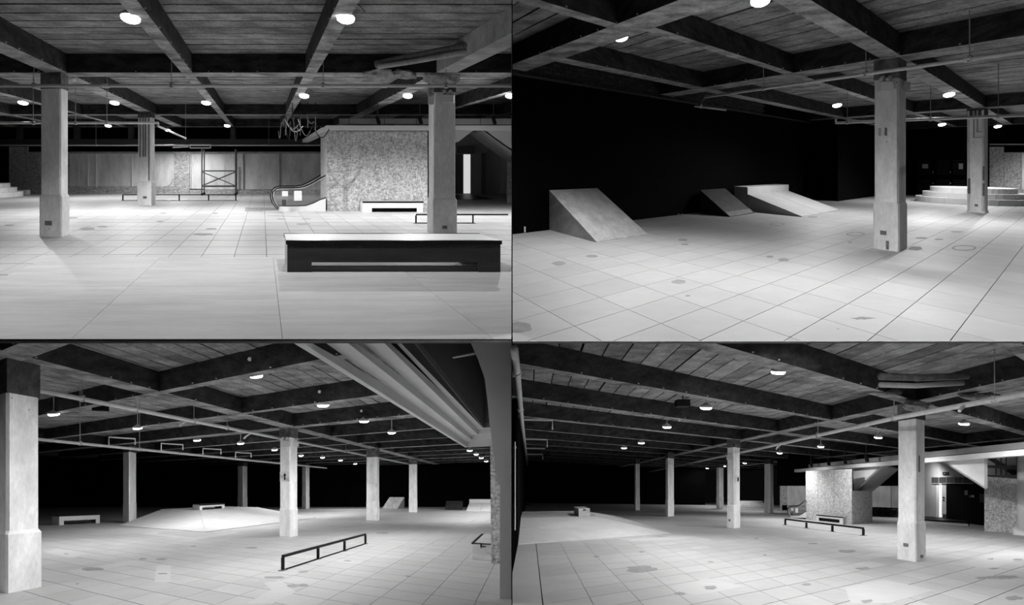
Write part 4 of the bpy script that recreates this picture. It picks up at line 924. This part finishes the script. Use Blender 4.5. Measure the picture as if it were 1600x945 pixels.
# pipes
PA = lambda u, v, z: h.W(h.fp(u, v, z), z)
rt = pipe(h, [PA(40, 605.6, 3.1), PA(400, 677.3, 3.1), PA(640, 725, 3.1)], 0.042, 'thick pale sprinkler pipe running from the massive column in the lower left view', hangers=[PA(128, 623.2, 3.1), PA(212, 639.9, 3.1), PA(303, 658, 3.1), PA(355, 668.3, 3.1), PA(540, 705.1, 3.1)])
for k, (u, v) in enumerate(((293, 656), (393, 676))):
    MB().tube([PA(u, v, 3.1), PA(u - 8, v + 5, 3.02), PA(u - 12, v + 9, 2.95)], 0.025, 6).build('sprinkler_outlet', 'pipe', rt)
rt = pipe(h, [PA(40, 684.3, 2.45), PA(400, 720, 2.45), PA(510, 731, 2.45)], 0.03, 'thin lower sprinkler pipe crossing the black wall in the lower left view', hangers=[PA(125, 692.7, 2.45), PA(218, 702, 2.45)])
for u, v in ((170, 697.2), (252, 705.3), (317, 711.8), (368, 716.8)):
    a = h.fp(u, v, 2.45); MB().tube([h.W(a, 2.45), h.W(a, 2.66), h.W((a[0] + 0.3, a[1] + 0.5), 2.66), h.W((a[0] + 0.3, a[1] + 0.5), 2.52)], 0.018, 5).build('sprinkler_branch', 'pipe', rt)
# emergency lights on the arrow column
sa, sb = (c2[3][0], c2[3][1] - 0.14), (c2[0][0], c2[0][1] - 0.14); emergency(h, sa, sb, 439, 451.5, 688.5, 697, 'emergency light high on the left face of the arrow notice column')
sa, sb = (c2[0][0], c2[0][1] - 0.14), (c2[1][0], c2[1][1] - 0.14); emergency(h, sa, sb, 458.5, 465, 689.5, 697, 'emergency light high on the right face of the arrow notice column')
for k, (u, v, l) in enumerate(((390, 561, 'first'), (499, 612, 'second'), (564.5, 642, 'third'))):
    p = h.fp(u, v, 3.6); c = h.W(p, 3.6); rt = thing('smoke_detector', c, 'round white detector on a beam, %s from the left in the lower left view' % l, 'detector')
    MB().tube([c, c + Vector((0, 0.06, 0))], 0.035, 10).build('body', 'white_paint', rt); MB().tube([c + Vector((0, 0.03, 0)), c + Vector((0, 0.03, 0.16))], 0.006, 5).build('drop_rod', 'dark_grey', rt)
rt = thing('ceiling_speaker', h.W(h.fp(156, 636, 3.55), 3.45), 'black box speaker under the planks left of the thick pipe', 'speaker')
p = h.fp(156, 636, 3.55); mb = MB(); h.prism(mb, [(p[0] - 0.14, p[1] - 0.1), (p[0] + 0.14, p[1] - 0.1), (p[0] + 0.14, p[1] + 0.15), (p[0] - 0.14, p[1] + 0.15)], 3.46, 3.6); mb.build('cabinet', 'rubber', rt); MB().tube([h.W(p, 3.6), h.W(p, HC)], 0.015, 5).build('bracket', 'dark_grey', rt)
# lamps
lamp(h, 400, 586, 'brightest ceiling lamp between the first beams of the lower left view')
for u, v, l in ((84, 646, 'right of the massive left column'), (215, 668, 'above the pyramid left end'), (308, 687, 'above the small ledge on the pyramid'), (376, 692, 'above the pyramid deck right end'), (505, 632, 'below the start of the stepped cove'), (569, 657, 'above the near rail end'), (612, 675, 'right of the second column')):
    lamp(h, u, v, 'small ceiling lamp ' + l + ' in the lower left view', r=0.13, hh=3.34)
for u, v, l in ((429, 702, 'left of the arrow notice column'), (470.5, 711, 'just right of the arrow notice column'), (504, 714, 'second right of the arrow notice column'), (532, 718.6, 'third right of the arrow notice column'), (555, 724, 'just left of the second column'), (734, 703, 'nearest of the row under the cove end'), (744, 709, 'second of the row under the cove end'), (752, 714.7, 'third of the row under the cove end'), (759.7, 720, 'last of the row under the cove end')):
    lamp(h, u, v, 'far tiny lamp ' + l + ' in the lower left view', r=0.13, detail=False, hh=3.3)
for x, y in ((-4.55, 8.0), (-12.2, 9.0), (-12.2, 13.0)):
    u = CX + F * x / y; v = CY - F * (h.fz(x, y) + 3.5) / y; lamp(h, u, v, 'ceiling lamp over the foreground, hidden above the lower left view', 'lamps hidden above the lower left view', energy=0.75)

x, y = -2.3, 6.8; lamp(h, CX + F * x / y, CY - F * (h.fz(x, y) + 3.25) / y, 'added lamp in front of the plaster pier, hidden above the lower left view', 'lamps hidden above the lower left view', hh=3.25, detail=False, energy=0.15)  # unseen lamp put in to light the pier face

# ================================================================== LOWER RIGHT HALL
h = BR
fl = build_floor(h, (-8.0, 50.0), (-7.54, 14.0), 0.2, 0.8, -7.12, 0.575, False, 'pale board floor with receding tile grid in the lower right view', gap_a=0.010, gap_b=0.018)
mb = MB(); h.prism(mb, [h.pq(-3, -7.54), h.pq(45, -7.54), h.pq(45, -7.13), h.pq(-3, -7.13)], -0.012, 0.0); mb.build('edge_board', 'floor_board', fl)
for i, (u, v, a, b) in enumerate(((1002, 889, 26, 5), (1111, 918, 11, 3.2), (1062, 927, 9, 2.2), (1003, 862, 4, 1), (932, 869.5, 5, 1), (1260, 912.8, 6.5, 2), (1354, 939.5, 9, 3), (1348, 888, 10, 2), (1324, 861, 13, 2.2), (1195.5, 867, 3, 1), (1110, 877.5, 5, 0.8), (1182, 841, 4, 0.8), (1568, 902, 24, 3), (1534, 902.5, 10, 1.6), (1585, 934, 12, 3), (1548, 873, 5, 1), (1552, 888, 8, 1), (1590, 874, 8, 1.5), (1270, 849, 8, 1))):
    stain(h, fl, u, v, a, b, seed=i, rough=0.3)
patch_px(h, fl, [(1048, 917), (1105, 903), (1165, 916), (1085, 931), (1063, 925)]); patch_px(h, fl, [(1320, 918), (1380, 905), (1460, 922), (1390, 942), (1330, 943)]); patch_px(h, fl, [(1500, 880), (1560, 863), (1600, 862), (1600, 872), (1545, 890)])
patch_px(h, fl, [(960, 841), (1040, 839), (1050, 835), (1095, 839), (1060, 842.5), (985, 846)]); patch_px(h, fl, [(1350, 850), (1395, 851), (1395, 853), (1310, 851)])
ce = build_ceiling(h, (-8.0, 46.0), (-8.0, 14.0),
              [(-0.05, 0.33, -8, 46), (8.0, 8.35, -8, 46)],
              [(s - (0.22 if k % 3 == 0 else 0.14), s + (0.22 if k % 3 == 0 else 0.16), -8, 14) for k, s in [(j, 0.15 + 3.68 * j) for j in range(-2, 12)]], 'A', 0.05, 0.345,
              'dark concrete plank ceiling with long beams in the lower right view', True, 17.0, gap=0.034)
wl = MB(); h.prism(wl, [h.pq(10.4, -7.54), h.pq(46, -7.54), h.pq(46, -7.6), h.pq(10.4, -7.6)], 0, HC); tag(wl.build('wall_left', 'black_paint'), 'black painted wall at the left of the lower right view', 'wall', kind='structure')
wb = MB(); h.prism(wb, [(0.02, 58), (17.5, 58), (17.5, 58.4), (0.02, 58.4)], 0, 4); tag(wb.build('wall_back', 'black_paint'), 'black rear wall of the lower right view', 'wall', kind='structure')
# columns
column(h, (1401, 872.8), (1431, 877.8), (1447.3, 875), 'large pale concrete column in front of the stair in the lower right view', plinth=0.80, cap=0.36, shrink=0.93, capmat='capital_grey',
       plates=[PLT('L', 0.38, 0.62, 0.30, 0.37), PLT('R', 0.45, 0.65, 0.07, 0.13), ('R', 0.3, 0.4, 1.9, 2.25, 'mid_grey', 'blank_plate')])
rt, c2 = column(h, (1135.5, 824), (1147, 825.3), (1157, 824), 'pale concrete column with a small notice in the lower right view', plinth=0.84, cap=0.3, shrink=0.95, capmat='capital_grey', plates=[PLT('L', 0.3, 0.5, 0.25, 0.33)])
quadface(c2, 0.1, 0.9, 1.75, 2.0, 'paper', 'notice', rt, 0.03, 1); quadface(c2, 0.5, 0.72, 1.79, 1.93, 'ink', 'notice_print', rt, 0.045, 1)
for L_, F_, R_, l in (((1193.75, 801), (1203, 801.7), (1209, 800.8), 'worn column left of the escalator'), ((1039.6, 806), (1043.8, 806.8), (1053.5, 806), 'half-lit column right of the broad ramp'), ((991, 797), (993.3, 797.3), (1000, 796.9), 'farthest column behind the broad ramp'), ((1119, 794), (1124, 794.3), (1131, 793.8), 'far column left of the notice column')):
    column(h, L_, F_, R_, l + ' in the lower right view', plinth=0.84, cap=0.3, shrink=0.96)
# broad ramp mound with box
F0, F1 = h.fp(809.5, 850.6), h.fp(1049, 834.2); K = 12.0; A = h.A
T0, T1 = h.fp(813.6, 810, 0.5), h.fp(930, 807.5, 0.5)
mound(h, [F0, F1, (F1[0] + A[0] * K, F1[1] + K), (F0[0] + A[0] * (K + 1), F0[1] + K + 1)], [T0, T1, (T1[0] + A[0] * 5, T1[1] + 5), (T0[0] + A[0] * 5, T0[1] + 5)], 0.5, 'broad low pale ramp with a box on its deck, lower right view')
P0, P1 = h.fp(904.2, 807, 0.51), h.fp(921.8, 806.4, 0.51)
bx, pt = ledge(h, P0, P1, (A[0] * 2.3, 2.3), 0.26, 'plywood box with marker lettering on the deck of the broad ramp', mf='ply_side', me_='ply_side', mt='ledge_top', planks=2, coping=False, name='plywood_box', base=0.513, cat='box')
ux = (h.W(P1, 0) - h.W(P0, 0)).normalized(); tex_scribble(h, bx, h.W(pt(0.42, 0), 0.69), ux, Vector((0, 0, 1)), 0.08)
rail(h, [(1227, 820), (1260, 825), (1300.6, 830.4), (1349, 836.6)], 0.275, 'black steel rail with four posts before the kiosk in the lower right view', r=0.03, ground=False)
# kiosk
K0, K1, K2 = h.fp(1259, 811.4), h.fp(1331, 819), h.fp(1363, 816.5)
ko = thing('chipboard_kiosk', h.W(K1, 0), 'chipboard-clad kiosk under the stair in the lower right view', 'kiosk')
def lerp2(a, b, t): return (a[0] + (b[0] - a[0]) * t, a[1] + (b[1] - a[1]) * t)
for a, b in ((0, 0.29), (0.295, 0.64), (0.645, 1.0)):
    p, q = lerp2(K0, K1, a), lerp2(K0, K1, b); mb = MB(); h.prism(mb, [p, q, (q[0] + 0.06, q[1] + 0.05), (p[0] + 0.06, p[1] + 0.05)], 0, 2.42); mb.build('board', 'osb', ko)
mb = MB(); h.prism(mb, [K1, K2, (K2[0] - 0.04, K2[1] + 0.06), (K1[0] - 0.0, K1[1] + 0.06)], 0, 1.47); mb.build('board', 'osb', ko)
mb = MB(); h.prism(mb, [(K0[0] + 0.2, K0[1] + 0.1), (K1[0] + 0.12, K1[1] + 0.16), (K2[0] - 0.1, K2[1] + 0.12), (K0[0] + K2[0] - K1[0], K0[1] + K2[1] - K1[1])], 0, 1.45); mb.build('core', 'dark_grey', ko)
P0, P1 = h.fp(1275.5, 814.6), h.fp(1317, 819.4)
ledge(h, P0, P1, (0.28, 0.25), 0.33, 'small white ledge with dark slot against the kiosk in the lower right view', leg=(0.1, 0.12), mf='white_paint', me_='ply_side', mt='ledge_top', planks=1, cut_h=0.2, foot=0.05, shade_block=True)
# bulkhead, stair
G0, G1 = h.fp(1241, 737.6, 2.5), h.fp(1600, 711, 2.5)
bk = thing('white_bulkhead', h.W(G1, 2.5), 'long white bulkhead above the kiosk and stair in the lower right view', 'bulkhead')
G2 = lerp2(G0, G1, 1.12)
mb = MB(); h.prism(mb, [G0, G2, (G2[0] + 0.3, G2[1]), (G0[0] + 0.3, G0[1])], 2.5, 2.66); mb.build('front_beam', 'white_paint', bk)
g0, g1 = lerp2(G0, G1, 0.05), G2; mb = MB(); h.prism(mb, [(g0[0] + 0.5, g0[1]), (g1[0] + 0.5, g1[1]), (g1[0] + 0.8, g1[1]), (g0[0] + 0.8, g0[1])], 2.74, 2.92); mb.build('cable_trunking', 'grey_paint', bk)
for k, (u, l) in enumerate(((1270, 'leftmost'), (1297, 'second'), (1323, 'third'), (1357, 'fourth'))):
    p = line_x(G0, G1, u); p = (p[0] - 0.1, p[1]); c = h.W(p, 2.88); rt = thing('track_spotlight', c, 'black spotlight above the white bulkhead, %s of four in the lower right view' % l, 'spotlight')
    MB().tube([c + Vector((0.05, 0, -0.16)), c + Vector((-0.02, 0, 0.14))], 0.08, 8).build('body', 'rubber', rt); MB().tube([c + Vector((0, 0, 0.1)), h.W(p, HS)], 0.012, 5).build('bracket', 'dark_grey', rt)
GV = (0.12, 0.03); H0 = (G0[0] + 0.32, G0[1]); H1 = (G1[0] + 0.32, G1[1])
st = thing('stair_flight', h.W(line_x(H0, H1, 1370), 1.4), 'white stair flight rising from the kiosk behind the large column', 'stair')
mb = MB(); h.face(mb, H0, H1, [(1334.5, 767.3), (1333, 743), (1333, 731.5), (1377, 727.5)], GV); mb.build('stringer', 'white_paint', st)
a = [wp(line_x(H0, H1, 1334.5), 767.5), wp(line_x(H0, H1, 1378), 727), wp(line_x((H0[0] + 2.2, H0[1] + 2), (H1[0] + 2.2, H1[1] + 2), 1404), 733.5), wp(line_x((H0[0] + 2.2, H0[1] + 2), (H1[0] + 2.2, H1[1] + 2), 1363.5), 768)]
mb = MB(); mb.loop_prism(a, [p + Vector((0, 0, 0.06)) for p in a]); mb.build('soffit', 'grey_paint', st)
st = thing('stair_flight', h.W(line_x(H0, H1, 1520), 1.6), 'white stair flight slanting down left of the tall chipboard panel in the lower right view', 'stair')
mb = MB(); h.face(mb, H0, H1, [(1476, 722.5), (1538, 763), (1538, 714.5)], GV); mb.build('stringer', 'white_paint', st)
a = [wp(line_x(H0, H1, 1476), 722.5), wp(line_x(H0, H1, 1538), 763), wp(line_x((H0[0] + 2, H0[1] + 1.8), (H1[0] + 2, H1[1] + 1.8), 1536), 762), wp(line_x((H0[0] + 2, H0[1] + 1.8), (H1[0] + 2, H1[1] + 1.8), 1474), 722)]
mb = MB(); mb.loop_prism(a, [p + Vector((0, 0, 0.06)) for p in a]); mb.build('soffit', 'grey_paint', st)
# rear lobby: plaster, dark recess, doorway
D0, D1 = h.fp(1445, 809), h.fp(1545, 822); DV_ = (0.1, 0.1)
rw = thing('wall_back', h.W(D0, 0), 'lobby wall with dark recess, sign and lit doorway in the lower right view', 'wall', kind='structure')
def lob(u0, v0, u1, v1, m, name, off=0.0, par=None):
    a = (D0[0] - off * 0.6, D0[1] - off); b = (D1[0] - off * 0.6, D1[1] - off); mb = MB(); h.face(mb, a, b, [(u0, v1), (u1, v1), (u1, v0), (u0, v0)], DV_); return mb.build(name, m, par or rw)
lob(1400, 715, 1545, 746, 'grey_paint', 'upper_plaster'); lob(1400, 746, 1462.5, 811, 'grey_paint', 'pier'); lob(1478.5, 746, 1545, 824, 'black_paint', 'dark_recess')
lob(1467.2, 754, 1471.5, 808, 'lit_room', 'lit_doorway', -0.1); lob(1462, 754, 1467.2, 810, 'white_paint', 'door_frame', -0.02); lob(1471.5, 754, 1478.5, 804, 'grey_paint', 'door_jamb'); lob(1472.5, 803, 1478.5, 813, 'dark_grey', 'skirting')
lob(1455.5, 745.5, 1520, 755, 'dark_grey', 'grille', 0.12)
for u in (1466.5, 1478.5, 1490, 1503.5): lob(u, 745.5, u + 0.9, 755, 'frame_metal', 'grille_bar', 0.2)
lob(1455, 744.6, 1521, 745.8, 'frame_metal', 'grille_bar', 0.2); lob(1455, 754.5, 1521, 755.6, 'frame_metal', 'grille_bar', 0.2)
lob(1473, 776, 1475, 778, 'ink', 'switch', 0.1); lob(1473, 780, 1475, 782, 'ink', 'switch', 0.1)
sg = lob(1472.8, 737.4, 1481.8, 742, 'ink', 'exit_sign', 0.15); lob(1474, 738.8, 1476.6, 740.8, 'frame_metal', 'exit_pictogram', 0.24); lob(1478, 739.2, 1480.8, 740.2, 'frame_metal', 'exit_arrow', 0.24)
for (a, b, c, d, m) in ((1507, 766, 1512, 773.3, 'mid_grey'), (1514.5, 773.5, 1517, 777, 'mid_grey'), (1517.8, 773.5, 1521.8, 777, 'grey_paint'), (1530.5, 771.5, 1537, 785, 'dark_grey')): lob(a, b, c, d, m, 'pinned_notice', 0.1)
mt_ = thing('lobby_step', h.W(h.fp(1470, 818), 0), 'low black step with pale front edge behind the large column in the lower right view', 'step')
mb = MB(); h.prism(mb, [h.fp(1430, 814), h.fp(1512, 819.5), h.fp(1512, 814), h.fp(1440, 809.5)], 0, 0.12); mb.build('tread', 'rubber', mt_)
mb = MB(); h.prism(mb, [h.fp(1430, 816), h.fp(1513, 821.5), h.fp(1513, 819.4), h.fp(1430, 814)], 0, 0.05); mb.build('front_edge', 'grey_paint', mt_)
# tall chipboard panel with stud frame, white round column
E0, E1 = h.fp(1538, 829.5), h.fp(1592, 833.6)
pn = thing('chipboard_screen', h.W(E0, 0), 'tall chipboard screen with open stud frame on top, lower right view', 'screen')
def scr(u0, v0, u1, v1, m, name, off=0.0):
    a = (E0[0] - off, E0[1] - off); b = (E1[0] - off, E1[1] - off); mb = MB(); h.face(mb, a, b, [(u0, v1 + (u0 - 1538) * 0.075), (u1, v1 + (u1 - 1538) * 0.075), (u1, v0), (u0, v0)], (0.05, 0.06)); return mb.build(name, m, pn)
scr(1538, 743, 1565, 829.6, 'osb', 'board'); scr(1565.3, 743, 1592, 829.6, 'osb', 'board')
for u in (1539, 1555, 1563, 1571, 1588): scr(u, 714, u + 2.2, 743, 'dark_grey', 'stud', 0.03)
scr(1538, 727, 1594, 730, 'dark_grey', 'stud', 0.06); scr(1538, 741.5, 1594, 744, 'dark_grey', 'stud', 0.06)
mb = MB(); a = (E0[0] + 0.6, E0[1] + 0.6); b = (E1[0] + 0.6, E1[1] + 0.6); h.face(mb, a, b, [(1538, 748), (1600, 748), (1600, 708), (1538, 708)], (0.05, 0.06)); mb.build('backing', 'grey_paint', pn)
mb = MB(); a = (E0[0] + 0.3, E0[1] + 0.3); b = (E1[0] + 0.3, E1[1] + 0.3); h.face(mb, a, b, [(1543, 717), (1552, 715), (1592, 737), (1592, 744), (1585, 744)], (0.05, 0.06)); mb.build('diagonal_strut', 'dark_grey', pn)
cc = h.fp(1611, 836); rt = thing('round_column', h.W(cc, 0), 'smooth white round column at the right edge of the lower right view', 'column')
MB().lathe(h.W(cc, 0), [(0.38, 0), (0.38, 2.9)], 28).build('shaft', 'white_paint', rt, smooth=True); MB().lathe(h.W(cc, 0), [(0.5, -0.06), (0.5, 0.17), (0.39, 0.18)], 28).build('base', 'white_paint', rt, smooth=False)
# far windows, pallets, escalator
WY = 38.5; V0, V1 = (15, WY), (40, WY)
wn = thing('window_2', h.W(h.at(1380, WY), 0.5), 'film-covered far windows behind the kiosk in the lower right view', 'window', kind='structure')
for u0, u1 in ((1230, 1246), (1246.4, 1262), (1355, 1392.6), (1393.2, 1420)):
    mb = MB(); h.face(mb, V0, V1, [(u0, 789 if u0 < 1300 else 797), (u1, 789 if u0 < 1300 else 797), (u1, 759), (u0, 759)], (0, 0.05)); mb.build('pane', 'film', wn)
mb = MB(); h.face(mb, (15, WY - 0.05), (40, WY - 0.05), [(1392.4, 797), (1393.6, 797), (1393.6, 759), (1392.4, 759)], (0, 0.03)); mb.build('mullion', 'frame_metal', wn)
wb = thing('wall_back', h.W(h.at(1300, WY), 0), 'dark far wall around the film windows in the lower right view', 'wall', kind='structure')
for pts, m, n in (([(1215, 759), (1440, 759), (1440, 700), (1215, 700)], 'black_paint', 'black_band'), ([(1219, 797), (1230, 797), (1230, 759), (1219, 759)], 'osb', 'board'), ([(1222, 797), (1265, 797), (1265, 789), (1222, 789)], 'osb', 'board')):
    mb = MB(); h.face(mb, (15, WY + 0.06), (40, WY + 0.06), pts, (0, 0.06)); mb.build(n, m, wb)
Ep = h.fp(1240, 809.2); e0 = (Ep[0] - A[0] * 3, Ep[1] - 3); e1 = (Ep[0] + A[0] * 3, Ep[1] + 3)
escalator(h, (e0[0], e0[1]), (e1[0], e1[1]), lambda u: 1230 + (u - 421.5) * 0.343, lambda v: 790 + (v - 290.5) * 0.48, (0.9, 0.8), 'small far escalator left of the kiosk in the lower right view')
pr = [h.fp(1352, 806.5), h.fp(1402, 808.5)]
for k in range(5):
    z = 0.02 + k * 0.105; sh = 0.0 if k < 3 else 0.35; rt = thing('pallet', h.W(pr[0], z), 'black slatted pallet behind the kiosk, %s of the low stack' % ('bottom', 'second from bottom', 'middle', 'second from top', 'top')[k], 'pallet')
    a, b = lerp2(pr[0], pr[1], sh), pr[1]
    for q in range(3):
        c0 = (a[0], a[1] + q * 0.5); c1_ = (b[0], b[1] + q * 0.5)
        mb = MB(); h.prism(mb, [c0, c1_, (c1_[0], c1_[1] + 0.12), (c0[0], c0[1] + 0.12)], z + 0.075, z + 0.095); mb.build('deck_board', 'rubber', rt)
    for f in (0.02, 0.3, 0.55, 0.8, 0.97):
        c0 = lerp2(a, b, f); mb = MB(); h.prism(mb, [c0, (c0[0] + 0.16, c0[1]), (c0[0] + 0.16, c0[1] + 1.1), (c0[0], c0[1] + 1.1)], z, z + 0.075); mb.build('bearer', 'rubber', rt)
podium(h, 1170, 51.0, (1.75, 1.55, 1.3, 1.05), (0.15, 0.13, 0.13, 0.13), 1.0, 'far white stepped podium between two columns of the lower right view')
# left edge services
PA = lambda u, v, z: h.W(h.fp(u, v, z), z)
rt = pipe(h, [PA(803.4, 545, 3.15), PA(808, 581, 3.15), PA(815.5, 657, 3.15), PA(824, 727, 3.15)], 0.05, 'thick pale pipe running along the black wall at the left of the lower right view', joints=[(PA(808, 582, 3.15), (0.027, 1, -0.25)), (PA(813.5, 640, 3.15), (0.027, 1, -0.25))])
for u, v, du, dv in ((818, 655.5, 45, 15), (821, 686, 34, 12), (822.5, 700, 29, 0), (824, 709.5, 24, 8)):
    p = h.fp(u, v, 3.12); e = (p[0] + du / 1000 * p[1], p[1]); pts = [h.W(p, 3.12), h.W(e, 3.12 - 0.01)]
    if dv: pts.append(h.W(e, 3.12 - dv / 1000 * p[1]))
    MB().tube(pts, 0.022, 5).build('sprinkler_branch', 'pipe', rt)
pv = thing('wall_conduit', h.W((0.062, 13.2), 0), 'thin pale upright conduit at the far left edge of the lower right view', 'conduit'); MB().tube([wp((0.062, 13.2), 828), wp((0.062, 13.2), 690)], 0.018, 6).build('tube', 'pipe', pv); MB().tube([wp((0.062, 13.2), 700), wp((0.062, 13.3), 698)], 0.03, 6).build('clip', 'pipe', pv)
rt = pipe(h, [PA(978, 744.8 + 0, 2.95), PA(1200, 697.6, 2.95), PA(1400, 652.5, 2.95), PA(1640, 608.5, 2.95)], 0.045, 'long pale sprinkler pipe crossing in front of the large column in the lower right view', hangers=[PA(1278, 680, 2.95), PA(1397, 653.2, 2.95), PA(1554, 624.3, 2.95)], joints=[(PA(1554, 624.3, 2.95), (0.03, 1, -0.25))])
for k, (u, v) in enumerate(((1222, 692), (1508, 633))):
    MB().tube([PA(u, v, 2.95), PA(u - 6, v + 5, 2.87), PA(u - 9, v + 9, 2.82)], 0.028, 6).build('sprinkler_outlet', 'pipe', rt)
pipe(h, [wp(h.at(1374, 10.9), 588), wp(h.at(1440, 11.0), 590), wp(h.at(1512, 11.0), 587)], 0.06, 'thick lagged pipe under the planks above the large column, upper of two', name='lagged_pipe', m='insulation')
pipe(h, [wp(h.at(1374, 10.8), 601), wp(h.at(1430, 10.9), 602.5), wp(h.at(1505, 10.9), 598)], 0.045, 'pale lagged pipe under the planks above the large column, lower of two', name='lagged_pipe', m='beam_pale')
rubble(h, 'broken_concrete', wp(h.at(1385, 12.4), 612), (0.35, 0.3, 0.06), 'ragged broken concrete on the beam left of the large column head', 13); rubble(h, 'broken_concrete', wp(h.at(1432, 13.0), 634), (0.3, 0.3, 0.12), 'crumbling concrete at the head of the large column in the lower right view', 14); rubble(h, 'broken_concrete', wp(h.at(1525, 12.2), 618), (0.4, 0.3, 0.07), 'ragged broken concrete right of the large column head', 15)
for k, (u, v, l) in enumerate(((1130, 622, 'first'), (1062, 657, 'second'), (1248, 560, 'third'))):
    p = h.fp(u, v, 3.6); c = h.W(p, 3.6); rt = thing('smoke_detector', c, 'round white detector on a beam, %s in the lower right view' % ('beside the middle lamp', 'beside the farther lamp', 'beside the brightest lamp')[k], 'detector')
    MB().tube([c, c + Vector((0, 0.06, 0))], 0.032, 10).build('body', 'white_paint', rt); MB().tube([c + Vector((0, 0.03, 0)), c + Vector((0, 0.03, 0.16))], 0.006, 5).build('drop_rod', 'dark_grey', rt)
p = h.fp(1067, 629, 3.55); rt = thing('ceiling_speaker', h.W(p, 3.45), 'black box speaker under the planks left of the middle lamp in the lower right view', 'speaker')
mb = MB(); h.prism(mb, [(p[0] - 0.15, p[1] - 0.1), (p[0] + 0.15, p[1] - 0.1), (p[0] + 0.15, p[1] + 0.2), (p[0] - 0.15, p[1] + 0.2)], 3.46, 3.62); mb.build('cabinet', 'rubber', rt); MB().tube([h.W(p, 3.6), h.W(p, HC)], 0.015, 5).build('bracket', 'dark_grey', rt)
sa, sb = (c2[3][0], c2[3][1] - 0.22), (c2[0][0], c2[0][1] - 0.22)
emergency(h, sa, sb, 1137, 1145, 712.5, 718.5, 'emergency light high on the notice column in the lower right view')
# lamps
lamp(h, 1216, 580, 'brightest ceiling lamp left of the big beam in the lower right view')
for u, v, l in ((1103, 636, 'right of the black speaker'), (1042, 666, 'left of the middle one'), (1506, 661, 'right of the large column'), (1372, 682.5, 'left of the large column'), (1282.5, 697, 'above the kiosk corner'), (1218, 707, 'above the escalator')):
    lamp(h, u, v, 'small ceiling lamp ' + l + ' in the lower right view', r=0.13, hh=3.34)
for u, v, l in ((1002, 691, 'above the broad ramp'), (975, 699, 'farthest above the broad ramp'), (1105, 731, 'left of the notice column, first'), (1132, 727.5, 'left of the notice column, second'), (1163.6, 723, 'just right of the notice column')):
    lamp(h, u, v, 'far tiny lamp ' + l + ' in the lower right view', r=0.13, detail=False, hh=3.3, energy=0.25 if u < 1010 else 0.6)
lamp(h, 1424, 713, 'added far lamp hidden behind the large column of the lower right view', r=0.13, detail=False, hh=3.3, energy=0.5)  # added lamp that brightens the far film windows
for x, y in ((4.6, 8.0), (13.2, 10.5), (13.3, 14.5)):
    u = CX + F * x / y; v = CY - F * (h.fz(x, y) + 3.5) / y; lamp(h, u, v, 'ceiling lamp over the foreground, hidden beyond the lower right view', 'lamps hidden beyond the lower right view')
